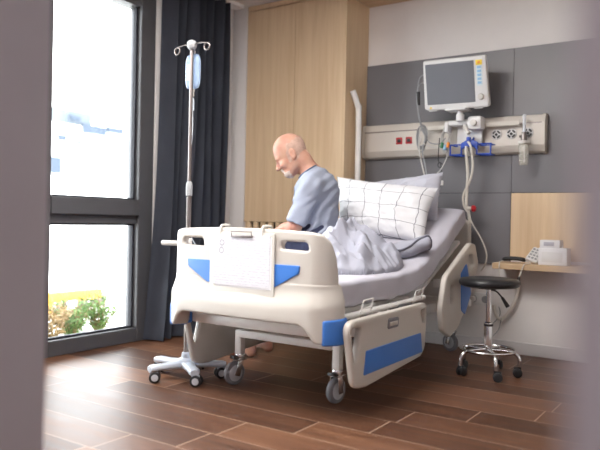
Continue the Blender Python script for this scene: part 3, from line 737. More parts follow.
# ================================================================== INFUSION STAND AND BAG
IV = Vector((-2.585,2.725,0))
def iv_stand():
    root = thing('infusion_stand', 'steel infusion stand with curled hooks and pale five-legged wheeled base beside the footboard', 'infusion stand', IV)
    x, y = IV.x, IV.y
    bm = NB(); cyl(bm, (x,y,.08),(x,y,1.07),.0135,seg=16); link_bm('outer_tube', bm, MT['steel'], root)
    bm = NB(); cyl(bm, (x,y,1.05),(x,y,1.87),.0095,seg=16); link_bm('inner_tube', bm, MT['steel'], root)
    bm = NB(); lathe(bm, (x,y,1.02), [(.013,0),(.019,.004),(.019,.05),(.016,.075),(.010,.082)], 20); link_bm('collar', bm, MT['greycable'], root)
    hb = NB(); lathe(hb, (x,y,1.845), [(.009,-.01),(.022,.0),(.028,.014),(.028,.032),(.020,.044),(.006,.05)], 20); hd = link_bm('hook_head', hb, MT['greycable'], root, 'grey hook head')
    for a in (0, PI):
        d = Vector((math.cos(a),math.sin(a),0)); c = Vector((x,y,1.868))
        pts = [c+d*.02, c+d*.06+Vector((0,0,.004)), c+d*.105-Vector((0,0,.002))]
        for k in range(8):
            t = PI/2-k*PI/3.6; pts.append(c+d*(.112+.020*math.cos(t))+Vector((0,0,-.022+.020*math.sin(t))))
        bm = NB(); tube(bm, pts, .0042, 8, 4); link_bm('hook', bm, MT['steel'], hd, 'curled steel hook')
    # push handle
    bm = NB(); tube(bm, [(x+.01,y+.01,.752),(x-.05,y,.752),(x-.19,y-.01,.752)], .015, 12, 3); cyl(bm,(x,y,.72),(x,y,.785),.022,seg=16,bev=.003); link_bm('handle', bm, MT['cream2'], root, 'pale grab handle')
    # base: hub, five cast legs, twin casters
    bm = NB(); lathe(bm, (x,y,.055), [(.03,0),(.055,.004),(.058,.03),(.045,.05),(.026,.06),(.024,.085),(.016,.09)], 24)
    for a in (-106,-34,38,110,182):
        d = Vector((math.cos(math.radians(a)),math.sin(math.radians(a)),0)); n = Vector((-d.y,d.x,0)); c = Vector((x,y,0)); rings = []
        for t,zc,hw,hh in ((.02,.082,.030,.020),(.07,.088,.026,.018),(.12,.086,.023,.016),(.17,.088,.022,.015),(.205,.086,.024,.016),(.225,.084,.018,.012)):
            rings.append([c+d*t+n*hw*1.3*math.copysign(abs(math.cos(q))**.6,math.cos(q))+Vector((0,0,zc-.008+hh*1.1*math.copysign(abs(math.sin(q))**.6,math.sin(q)))) for q in [2*PI*k/16 for k in range(16)]])
        loft(bm, rings)
        cyl(bm, c+d*.207+Vector((0,0,.055)), c+d*.207+Vector((0,0,.092)), .019, seg=16, bev=.004)
    link_bm('base', bm, MT['castgrey'], root, 'pale blue-grey five-legged base')
    for i, a in enumerate((-106,-34,38,110,182)):
        d = Vector((math.cos(math.radians(a)),math.sin(math.radians(a)),0)); c = Vector((x,y,0))+d*.207
        b = math.radians(a+[150,60,200,20,300][i]); e = Vector((math.cos(b),math.sin(b),0)); n = Vector((-e.y,e.x,0)); ax = c+e*.014+Vector((0,0,.031))
        bm = NB()
        for sg in (-1,1): lathe(bm, ax+n*sg*.019-n*.007, [(.008,0),(.026,0),(.031,.003),(.031,.011),(.026,.014),(.008,.014)], 22, n)
        w = link_bm('caster', bm, MT['black'], root)
        for sg in (-1,1):
            bm = NB(); lathe(bm, ax+n*sg*.0265-n*.0035, [(.002,0),(.018,0),(.019,.0035),(.018,.007),(.002,.007)], 18, n); link_bm('wheel_cap', bm, MT['wheelhub'], w)
        bm = NB(); box(bm, ax+Vector((0,0,.018)), (.034,.016,.03), Matrix(((e.x,n.x,0),(e.y,n.y,0),(0,0,1))), .005); link_bm('caster_hood', bm, MT['castgrey'], w)
iv_stand()
def iv_bag():
    bx, by = IV.x-.026, IV.y+.040
    root = thing('infusion_bag', 'clear pale-blue infusion bag hanging from the hooks of the stand', 'infusion bag', (bx,by,1.63))
    def f(s, q):
        a = 2*PI*s; z = 1.625+.205*q
        e = min(1,(1-abs(2*q-1)**4.5))**.42
        hw = .053*(.30+.70*e) if 0 < q < 1 else .012; hd = .021*e+.001
        return Vector((bx+hw*math.copysign(abs(math.cos(a))**.75,math.cos(a)), by+hd*math.copysign(abs(math.sin(a))**.9,math.sin(a)), z))
    bm = grid_bm(28, 22, f, closed_u=True); vs = bm.verts; vs.ensure_lookup_table()
    for j in (0,21): bm.faces.new([vs[i*22+j] for i in range(28)])
    link_bm('pouch', bm, MT['bag'], root, angle=70)
    bm = NB(); span(bm, bx-.020,bx+.022,by-.0225,by-.0212,1.675,1.765); link_bm('sticker', bm, MT['label'], root)
    bm = NB(); tube(bm, [(bx-.012,by,1.82),(bx-.010,by,1.845),(bx,by-.012,1.852),(bx+.010,by,1.845),(bx+.012,by,1.82)], .003, 8, 5); link_bm('hanger', bm, MT['cream2'], root)
    bm = NB(); lathe(bm, (bx,by,1.585), [(.004,-.0),(.008,.004),(.008,.03),(.012,.034),(.012,.046)], 16); link_bm('port', bm, MT['cream2'], root)
    bm = NB(); lathe(bm, (bx+.002,by,1.505), [(.003,0),(.009,.008),(.009,.06),(.005,.075)], 16); link_bm('drip_chamber', bm, MT['tube'], root)
    bm = NB(); tube(bm, [(bx+.002,by,1.507),(bx+.010,by-.005,1.40),(bx+.012,by-.02,1.2),(bx+.02,by-.02,1.0),(bx+.012,by-.01,.82),(bx+.03,by+.02,.74)], .0022, 6, 6); link_bm('line', bm, MT['tube'], root)
iv_bag()

# ================================================================== STOOL
def stool():
    cx, cy = -1.25, 3.90
    root = thing('rolling_stool', 'round black-topped rolling stool with chrome column and foot ring', 'stool', (cx,cy,0))
    bm = NB(); lathe(bm, (cx,cy,.525), [(.10,-.004),(.155,0),(.172,.008),(.178,.022),(.176,.036),(.165,.047),(.13,.053),(.06,.051),(.001,.050)], 48); link_bm('seat', bm, MT['leather'], root, 'black vinyl seat')
    bm = NB(); cyl(bm, (cx,cy,.30),(cx,cy,.515),.0165,seg=20); link_bm('gas_piston', bm, MT['chrome'], root)
    bm = NB(); lathe(bm, (cx,cy,.12), [(.02,0),(.0265,.004),(.0265,.175),(.024,.19),(.018,.195)], 24); link_bm('column', bm, MT['chrome'], root)
    bm = NB(); lathe(bm, (cx,cy,.29), [(.0265,0),(.028,.004),(.028,.014),(.02,.016)], 24); link_bm('collar', bm, MT['black'], root)
    bm = NB(); span(bm, cx-.05,cx+.05,cy-.05,cy+.05,.512,.522,.003); link_bm('seat_plate', bm, MT['black'], root)
    d = Vector((.92,-.1,0)).normalized(); c = Vector((cx,cy,0))
    bm = NB(); tube(bm, [c+Vector((0,0,.508)), c+d*.045+Vector((0,0,.50)), c+d*.085+Vector((0,0,.462))], .005, 8, 4); tube(bm, [c+d*.080+Vector((0,0,.468)), c+d*.100+Vector((0,0,.440)), c+d*.118+Vector((0,0,.415))], .011, 10, 4, radii=(.008,.013)); link_bm('lever', bm, MT['black'], root)
    bm = NB(); tube(bm, [c+Vector((.158*math.cos(a),.158*math.sin(a),.150)) for a in [2*PI*k/40 for k in range(40)]], .0085, 10, 1, True); link_bm('foot_ring', bm, MT['chrome'], root)
    for i, a in enumerate((-58,-130,14,86,158)):
        d = Vector((math.cos(math.radians(a)),math.sin(math.radians(a)),0))
        bm = NB(); tube(bm, [c+d*.015+Vector((0,0,.150)), c+d*.08+Vector((0,0,.150)), c+d*.145+Vector((0,0,.142)), c+d*.176+Vector((0,0,.115)), c+d*.182+Vector((0,0,.062))], .0115, 12, 6); lg = link_bm('leg', bm, MT['chrome'], root)
        p = c+d*.182; b = math.radians([20,70,200,120,260][i]); e = Vector((math.cos(b),math.sin(b),0)); n = Vector((-e.y,e.x,0)); ax = p+e*.012+Vector((0,0,.027))
        bm = NB()
        for sg in (-1,1): lathe(bm, ax+n*sg*.015-n*.0075, [(.006,0),(.022,0),(.027,.003),(.027,.012),(.022,.015),(.006,.015)], 22, n)
        box(bm, ax+Vector((0,0,.018)), (.040,.013,.030), Matrix(((e.x,n.x,0),(e.y,n.y,0),(0,0,1))), .005)
        cyl(bm, p+Vector((0,0,.04)), p+Vector((0,0,.068)), .010, seg=12)
        link_bm('caster', bm, MT['black'], lg)
stool()

# ================================================================== HEADWALL UNIT
def headwall():
    x0, x1 = -2.495, -1.112
    root = thing('headwall_unit', 'long pale headwall supply channel with sockets and gas outlets above the bed', 'headwall unit', ((x0+x1)/2,YB-.02,1.385))
    prof = [(YB-.019,1.648),(4.605,1.648),(4.580,1.640),(4.563,1.590),(4.563,1.440),(4.580,1.398),(4.605,1.385),(YB-.019,1.385)]
    bm = NB(); loft(bm, [[Vector((x,a,b)) for a,b in prof] for x in (x0+.02,x1-.02)]); link_bm('channel', bm, MT['beigerail'], root, smooth=False)
    for a, b in ((x0,x0+.022),(x1-.022,x1)):
        bm = NB(); loft(bm, [[Vector((x,(p-4.6)*1.08+4.597 if p < YB-.02 else p,(q-1.516)*1.03+1.516)) for p,q in prof] for x in (a,b)]); link_bm('end_cap', bm, MT['beigerail'], root, smooth=False)
    bm = NB(); span(bm, x0+.022,x1-.022,4.558,4.566,1.585,1.592); link_bm('edge_line', bm, MT['steel'], root)
    for x in (-2.176,-2.097):
        bm = NB(); span(bm, x-.026,x+.026,4.556,4.566,1.487,1.539,.004); s = link_bm('red_socket', bm, MT['red'], root, 'red power socket')
        bm = NB(); span(bm, x-.014,x+.014,4.553,4.558,1.50,1.526,.003); link_bm('socket_face', bm, MT['black'], s)
    bm = NB(); span(bm, -2.035,-2.0,4.557,4.566,1.50,1.535,.003); link_bm('data_socket', bm, MT['socket'], root)
    for x in (-1.436,-1.333,-1.222):
        bm = NB(); lathe(bm, (x,4.566,1.520), [(.001,.0),(.036,0),(.036,.006),(.030,.010),(.001,.010)], 28, (0,-1,0)); g = link_bm('gas_outlet', bm, MT['device'], root, 'round white gas outlet')
        bm = NB()
        for k in range(4):
            a0 = k*PI/2+.25; bm2 = [(x+r*math.cos(a0+t),4.5555,1.52+r*math.sin(a0+t)) for r,t in [(.029,u*1.07/6) for u in range(7)]+[(.017,u*1.07/6) for u in range(6,-1,-1)]]
            loft(bm, [[Vector(p) for p in bm2],[Vector(p)-Vector((0,.003,0)) for p in bm2]])
        lathe(bm, (x,4.556,1.52), [(.001,0),(.010,0),(.009,.006),(.001,.006)], 16, (0,-1,0))
        link_bm('outlet_ring', bm, MT['black'], g, 'black segmented ring')
    bm = NB(); span(bm, -1.93,-1.27,4.512,4.524,1.570,1.602,.003)
    for x in (-1.85,-1.36): span(bm, x-.012,x+.012,4.52,4.566,1.577,1.595,.002)
    link_bm('equipment_rail', bm, MT['hose'], root, 'beige equipment rail')
headwall()

# ---- patient monitor on its bracket
def monitor():
    root = thing('patient_monitor', 'white patient monitor with a dark blank screen on a bracket over the bed', 'monitor', (-1.664,4.345,1.855), (.27,0,.07))
    L = dict(world=False)
    w, h = .228, .172
    ol = round_poly([(-w,-h+.012),(-w+.01,h),(w-.012,h),(w,-h+.012),(w-.012,-h),(-w+.03,-h)], .016)
    bm = plate([ol], .055, .012, (), 3); remap(bm, lambda u,v,q: Vector((u,-q+.026,v))); cs = link_bm('housing', bm, MT['device'], root, **L)
    bm = plate([round_poly([(-w+.03,-h+.03),(-w+.03,h-.02),(w-.03,h-.02),(w-.03,-h+.03)], .02)], .07, .02, (), 3); remap(bm, lambda u,v,q: Vector((u,-q+.08,v))); link_bm('back_shell', bm, MT['device'], root, **L)
    bm = plate([round_poly([(-.202,-.132),(-.202,.146),(.136,.146),(.136,-.132)], .006)], .004, .001); remap(bm, lambda u,v,q: Vector((u,-q-.0015,v))); link_bm('screen', bm, MT['screen'], root, 'dark blank screen', **L)
    bm = plate([round_poly([(.151,-.025),(.151,.108),(.189,.108),(.189,-.025)], .004)], .003, .0008); remap(bm, lambda u,v,q: Vector((u,-q-.0014,v))); kp = link_bm('keypad', bm, MT['keypad'], root, 'pale blue keypad strip', **L)
    bm = NB(); span(bm, .149,.192,-.006,.0,.112,.146,.002); link_bm('alarm_key', bm, MT['yellow'], root, 'yellow alarm key', **L)
    bm = NB(); span(bm, .162,.179,-.0075,-.0055,.122,.136,.001); link_bm('alarm_symbol', bm, MT['orange'], root, **L)
    for k in range(5):
        z = .097-k*.0255; bm = NB(); span(bm, .157,.183,-.0055,-.002,z-.008,z+.008,.0015); link_bm('key', bm, MT['keyblue'], kp, **L)
    bm = NB(); lathe(bm, (.173,.0,-.098), [(.001,0),(.021,0),(.021,.008),(.017,.018),(.001,.019)], 28, (0,-1,0)); link_bm('dial', bm, MT['cream2'], root, 'round control dial', **L)
    bm = NB(); lathe(bm, (-.180,0,-.153), [(.001,0),(.008,0),(.007,.004),(.001,.004)], 16, (0,-1,0)); link_bm('power_button', bm, MT['yellow'], root, 'small yellow-green power button', **L)
    for x in (-.17,.15):
        bm = NB(); span(bm, x-.03,x+.03,.01,.06,-h-.008,-h+.004,.003); link_bm('foot', bm, MT['device'], root, **L)
monitor()
def bracket():
    root = thing('monitor_bracket', 'white swivel bracket clamped to the equipment rail, carrying the monitor', 'bracket', (-1.64,4.47,1.56))
    bm = NB(); span(bm, -1.735,-1.585,4.345,4.47,1.676,1.690,.004); link_bm('mount_plate', bm, MT['device'], root)
    bm = NB(); lathe(bm, (-1.645,4.41,1.605), [(.02,0),(.028,.004),(.028,.045),(.020,.055),(.020,.073)], 22); link_bm('swivel_post', bm, MT['device'], root)
    bm = NB(); box(bm, (-1.66,4.475,1.600), (.17,.085,.036), Matrix.Rotation(.1,3,'Z'), .012); span(bm, -1.765,-1.735,4.42,4.50,1.535,1.615,.01); span(bm, -1.60,-1.50,4.42,4.52,1.545,1.64,.018); span(bm, -1.70,-1.52,4.50,4.53,1.44,1.60,.012); link_bm('clamp', bm, MT['device'], root)
    bm = NB(); cyl(bm, (-1.62,4.42,1.575),(-1.575,4.395,1.515),.014,seg=14,bev=.003); lathe(bm, (-1.55,4.42,1.59), [(.01,0),(.022,.002),(.022,.02),(.01,.024)], 10, (0,-1,0)); link_bm('clamp_lever', bm, MT['cream2'], root)
bracket()
# ---- blue wire holder
def holder():
    root = thing('cable_holder', 'blue wire-frame cable holder hanging under the monitor bracket', 'cable holder', (-1.57,4.45,1.36))
    y = 4.42
    for a, b in ((-1.715,-1.635),(-1.525,-1.43)):
        bm = NB()
        for z in (1.375,1.444):
            tube(bm, [(a,y,z),(b,y,z)], .0055, 8, 0); tube(bm, [(a,y+.09,z),(b,y+.09,z)], .0045, 8, 0)
            tube(bm, [(a,y,z),(a,y+.09,z)], .0045, 8, 0); tube(bm, [(b,y,z),(b,y+.09,z)], .0045, 8, 0)
        for x in (a,b): tube(bm, [(x,y,1.37),(x,y,1.449)], .006, 8, 0)
        link_bm('wire_tray', bm, MT['basket'], root)
    bm = plate([round_poly([(-1.64,1.40),(-1.635,1.455),(-1.60,1.472),(-1.545,1.472),(-1.515,1.455),(-1.52,1.40),(-1.545,1.425),(-1.61,1.425)], .01)], .02, .004); remap(bm, lambda u,v,w: Vector((u,y-w,v))); link_bm('saddle', bm, MT['basket'], root)
    bm = NB(); cyl(bm, (-1.578,y-.015,1.465),(-1.578,y-.015,1.492),.016,seg=16,bev=.003); link_bm('knob', bm, MT['basket'], root)
    bm = NB(); tube(bm, [(-1.578,y+.02,1.46),(-1.578,y+.06,1.48),(-1.578,4.51,1.50)], .008, 8, 3); link_bm('hanger', bm, MT['basket'], root)
holder()

# ---- leads and cables
def coil(name, label, c, rx, rz, n, r, m, ends, seed, extra=None):
    rs = random.Random(seed); pts = []
    for k in range(n*10):
        a = 2*PI*k/10; j = 1+.18*math.sin(k*.37+seed)
        pts.append(Vector((c[0]+rx*j*math.cos(a)+.004*math.sin(k*.9), c[1]+.010*math.sin(k*.23+seed)+.0035*(k//10), c[2]+rz*j*math.sin(a)+.012*math.sin(k*.13))))
    root = thing(name, label, 'cable', (c[0],c[1],c[2]-rz), group='monitor leads')
    bm = NB(); tube(bm, [Vector(p) for p in ends[0]]+pts+[Vector(p) for p in ends[1]], r, 6, 4); link_bm('lead', bm, m, root)
    return root
r1 = coil('monitor_lead', 'coiled grey lead hanging below the left side of the monitor', (-1.945,4.44,1.51), .034, .078, 5, .0048, MT['greycable'],
     [[(-1.87,4.38,1.93),(-1.915,4.37,1.945),(-1.945,4.37,1.89),(-1.945,4.38,1.72),(-1.94,4.43,1.60)], [(-1.93,4.43,1.42),(-1.90,4.42,1.30),(-1.875,4.40,1.215)]], 1)
bm = NB(); tube(bm, [(-1.945,4.372,1.83),(-1.943,4.375,1.775),(-1.940,4.378,1.735)], .011, 10, 3, radii=(.013,.009)); link_bm('connector', bm, MT['black'], r1, 'black connector')
r2 = coil('monitor_lead', 'coil of pale leads with green and orange plugs left of the blue holder', (-1.765,4.45,1.49), .026, .075, 5, .0045, MT['cable'],
     [[(-1.925,4.43,1.47),(-1.86,4.425,1.44),(-1.80,4.43,1.44)], [(-1.74,4.42,1.36),(-1.78,4.42,1.28),(-1.81,4.42,1.25)]], 4)
for i,(x,z,m) in enumerate(((-1.73,1.445,'orange'),(-1.775,1.445,'green'),(-1.752,1.43,'keyblue'))):
    bm = NB(); cyl(bm, (x,4.405,z-.018),(x+.003,4.415,z+.018),.011,seg=12,bev=.003); link_bm('plug', bm, MT[m], r2, ('orange plug','green plug','pale blue plug')[i])
root = thing('sensor_lead', 'thin dark sensor lead with a looped knot and small white plug, hanging free', 'cable', (-1.785,4.43,1.17))
bm = NB(); tube(bm, [(-1.80,4.43,1.50),(-1.802,4.42,1.40),(-1.80,4.42,1.335),(-1.775,4.42,1.318),(-1.768,4.42,1.30),(-1.79,4.415,1.29),(-1.806,4.42,1.31),(-1.79,4.425,1.325),(-1.778,4.425,1.27),(-1.784,4.43,1.20)], .0032, 6, 6); link_bm('lead', bm, MT['black'], root)
bm = NB(); span(bm, -1.803,-1.765,4.42,4.437,1.165,1.20,.004); link_bm('plug', bm, MT['socket'], root, 'small white plug')
root = thing('sensor_lead', 'thin grey lead running from behind the monitor past the left coil to the right coil', 'cable', (-1.85,4.44,1.42))
bm = NB(); tube(bm, [(-1.88,4.40,1.90),(-1.935,4.39,1.89),(-1.962,4.385,1.82),(-1.955,4.40,1.68),(-1.94,4.43,1.58),(-1.91,4.43,1.52),(-1.87,4.425,1.47),(-1.80,4.43,1.46),(-1.76,4.44,1.50)], .0042, 6, 6); link_bm('lead', bm, MT['greycable'], root)
root = thing('monitor_lead', 'grey lead hanging from the left coil down behind the pillow', 'cable', (-1.90,4.42,1.2), group='monitor leads')
bm = NB(); tube(bm, [(-1.955,4.44,1.60),(-1.955,4.43,1.45),(-1.93,4.42,1.33),(-1.895,4.41,1.22)], .0055, 8, 6); link_bm('lead', bm, MT['cable'], root)
root = thing('hose', 'pair of cream hoses falling from the blue holder past the headboard', 'hose', (-1.57,4.46,1.0))
bm = NB(); tube(bm, [(-1.590,4.39,1.43),(-1.588,4.395,1.36),(-1.585,4.42,1.24),(-1.600,4.45,1.12),(-1.600,4.45,1.03),(-1.598,4.50,.96),(-1.60,4.53,.80),(-1.60,4.53,.60)], .0105, 10, 8); link_bm('hose_run', bm, MT['hose'], root)
bm = NB(); tube(bm, [(-1.578,4.39,1.46),(-1.555,4.385,1.42),(-1.548,4.41,1.30),(-1.57,4.43,1.20),(-1.622,4.45,1.10),(-1.620,4.46,1.02),(-1.585,4.47,.97)], .0085, 10, 8); link_bm('hose_run', bm, MT['hose'], root)
root = thing('call_cord', 'white nurse-call cord with a red button looping down by the headboard', 'call cord', (-1.52,4.47,.60))
bm = NB(); tube(bm, [(-1.600,4.462,1.03),(-1.585,4.46,.97),(-1.56,4.46,.90),(-1.50,4.47,.80),(-1.462,4.48,.70),(-1.475,4.50,.62),(-1.52,4.55,.57)], .0048, 8, 8); link_bm('cord', bm, MT['hose'], root)
bm = NB(); cyl(bm, (-1.600,4.455,1.005),(-1.565,4.455,1.003),.013,seg=14,bev=.003); link_bm('handset', bm, MT['hose'], root)
bm = NB(); lathe(bm, (-1.568,4.455,1.003), [(.006,0),(.022,.008),(.024,.02),(.016,.032),(.001,.036)], 18, (1,0,0)); link_bm('call_button', bm, MT['red'], root, 'red call button')

# ---- flowmeter with bottle on the right outlet
def flowmeter():
    x, y = -1.229, 4.49
    root = thing('flowmeter', 'clear oxygen flowmeter tube and humidifier bottle plugged into the right end of the headwall channel', 'flowmeter', (x,y,1.29))
    bm = NB(); cyl(bm, (x,y,1.515),(x,y,1.635),.011,seg=16); link_bm('flow_tube', bm, MT['tube'], root)
    bm = NB(); lathe(bm, (x,y,1.455), [(.01,0),(.02,.004),(.02,.03),(.014,.05),(.017,.062)], 18); cyl(bm, (x,y,1.49),(x,4.557,1.50),.010,seg=14); cyl(bm,(x-.0,y,1.49),(x-.03,y-.01,1.49),.009,seg=12,bev=.002); link_bm('valve', bm, MT['steel'], root)
    bm = NB(); lathe(bm, (x,y,1.435), [(.02,0),(.038,.004),(.038,.022),(.02,.026)], 24); link_bm('bottle_cap', bm, MT['cream2'], root)
    bm = NB(); lathe(bm, (x,y,1.298), [(.001,.0),(.026,.0),(.031,.006),(.032,.05),(.034,.13),(.030,.138)], 28); link_bm('bottle', bm, MT['bottle'], root)
    bm = NB(); cyl(bm, (x+.004,y,1.315),(x+.004,y,1.44),.005,seg=10); link_bm('dip_tube', bm, MT['device'], root)
flowmeter()

# ================================================================== SHELF AND WHAT STANDS ON IT
ZS = .640
bm = NB(); span(bm, -1.395,-.40,4.40,YB-.018,.600,ZS,.003); tag(link_bm('wall_shelf', bm, MT['oakx'], smooth=False), 'thin oak wall shelf to the right of the bed', 'shelf')
def handset():
    root = thing('telephone_handset', 'black telephone handset lying on the oak shelf', 'telephone', (-1.275,4.48,ZS))
    def f(s,q):
        t = q*2-1; a = 2*PI*s; x = -1.272+.078*t; hw = .026+.010*abs(t)**3; hh = .013+.006*abs(t)**3; zc = ZS+.022+.010*(1-t*t)
        e = (1-abs(t)**8)**.5 if abs(t) < 1 else .02
        return Vector((x, 4.475+hw*e*math.cos(a), max(ZS+.001, zc+hh*e*math.sin(a))))
    bm = grid_bm(18, 24, f, closed_u=True); vs = bm.verts; vs.ensure_lookup_table()
    for j in (0,23): bm.faces.new([vs[i*24+j] for i in range(18)])
    link_bm('grip', bm, MT['black'], root, angle=60)
    bm = NB(); tube(bm, [(-1.335,4.45,ZS+.012),(-1.345,4.405,ZS+.008),(-1.345,4.392,ZS-.02),(-1.343,4.390,.58),(-1.340,4.392,.54)], .0035, 8, 5); link_bm('cord', bm, MT['hose'], root, 'pale cord')
handset()
def remote():
    root = thing('bed_control', 'white bed control handset with grey buttons propped between the telephone and the boxes', 'remote control', (-1.165,4.455,ZS+.004), (-.85,.30,-.05))
    L = dict(world=False)
    bm = plate([round_poly([(-.042,.004),(-.036,.13),(.036,.13),(.042,.004)], .012)], .024, .006, (), 2); remap(bm, lambda u,v,w: Vector((u,-w-.002,v+.014))); link_bm('case', bm, MT['device'], root, **L)
    for i in range(3):
        for j in range(4):
            bm = NB(); span(bm, -.030+i*.022,-.014+i*.022,-.0165,-.0125,.035+j*.026,.050+j*.026,.002); link_bm('button', bm, MT['greycable'], root, **L)
remote()
root = thing('pull_cord', 'thin pale cord with a black toggle hanging over the front edge of the shelf', 'cord', (-1.20,4.39,.50))
bm = NB(); tube(bm, [(-1.150,4.43,ZS+.006),(-1.175,4.405,ZS+.004),(-1.187,4.393,ZS-.010),(-1.200,4.39,.590),(-1.212,4.388,.555)], .004, 8, 5); link_bm('cord', bm, MT['hose'], root)
bm = NB(); tube(bm, [(-1.212,4.388,.558),(-1.215,4.388,.535),(-1.214,4.388,.508)], .010, 10, 3, radii=(.008,.013)); link_bm('toggle', bm, MT['black'], root)
def boxes():
    root = thing('dispenser_box', 'wide white glove box standing on the oak shelf', 'box', (-1.018,4.50,ZS))
    bm = NB(); span(bm, -1.108,-.928,4.44,4.56,ZS,ZS+.112,.006); link_bm('carton', bm, MT['box'], root)
    bm = NB(); span(bm, -1.085,-.955,4.4385,4.4410,ZS+.02,ZS+.085,.001); link_bm('front_panel', bm, MT['device'], root)
    root = thing('tissue_box', 'small flat white tissue box on top of the glove box', 'box', (-1.04,4.50,ZS+.1125))
    bm = NB(); span(bm, -1.100,-.975,4.445,4.555,ZS+.1125,ZS+.162,.004); link_bm('carton', bm, MT['box'], root)
    bm = NB(); span(bm, -1.075,-1.01,4.4435,4.446,ZS+.125,ZS+.15,.001); link_bm('printed_panel', bm, MT['sheet'], root)
boxes()
def sockets():
    root = thing('wall_socket', 'white double wall socket low on the wall behind the stool', 'socket', (-1.57,YB,.31))
    bm = NB(); span(bm, -1.645,-1.47,YB-.012,YB,.315,.405,.004); pl_ = link_bm('faceplate', bm, MT['socket'], root)
    for x in (-1.60,-1.515):
        bm = NB(); lathe(bm, (x,YB-.0125,.360), [(.001,.0),(.026,0),(.024,.003),(.001,.003)], 22, (0,-1,0)); s = link_bm('socket_well', bm, MT['greycable'], pl_)
    bm = NB(); cyl(bm, (-1.60,YB-.012,.36),(-1.60,YB-.06,.36),.022,seg=16,bev=.004); link_bm('plug', bm, MT['socket'], root)
    root = thing('power_lead', 'grey power lead trailing from the wall socket under the bed', 'cable', (-1.6,4.5,.2))
    bm = NB(); tube(bm, [(-1.60,4.585,.36),(-1.62,4.55,.33),(-1.66,4.53,.26),(-1.72,4.50,.22),(-1.80,4.47,.30),(-1.84,4.46,.36)], .006, 8, 6); link_bm('lead', bm, MT['greycable'], root)
    root = thing('wall_hose', 'thick cream hose curving down the wall below the shelf', 'hose', (-1.34,4.60,.24))
    bm = NB(); tube(bm, [(-1.275,4.60,.602),(-1.272,4.60,.52),(-1.285,4.61,.42),(-1.325,4.61,.31),(-1.385,4.61,.24),(-1.425,4.61,.262),(-1.445,4.615,.33)], .0125, 10, 8); link_bm('hose_run', bm, MT['hose'], root)
    root = thing('loose_lead', 'thin dark lead dangling in a loop behind the stool column', 'cable', (-1.42,4.55,.1))
    bm = NB(); tube(bm, [(-1.385,4.60,.245),(-1.405,4.60,.16),(-1.47,4.60,.09),(-1.50,4.60,.11),(-1.46,4.60,.18),(-1.40,4.61,.26),(-1.41,4.62,.32)], .0035, 6, 8); link_bm('lead', bm, MT['greycable'], root)
sockets()
bm = NB(); lathe(bm, (-1.62,4.60,2.594), [(.001,0),(.03,0),(.036,-.006),(.036,-.02),(.025,-.034),(.001,-.038)], 24); tag(link_bm('smoke_detector', bm, MT['socket']), 'small round white detector high on the wall under the soffit', 'detector')

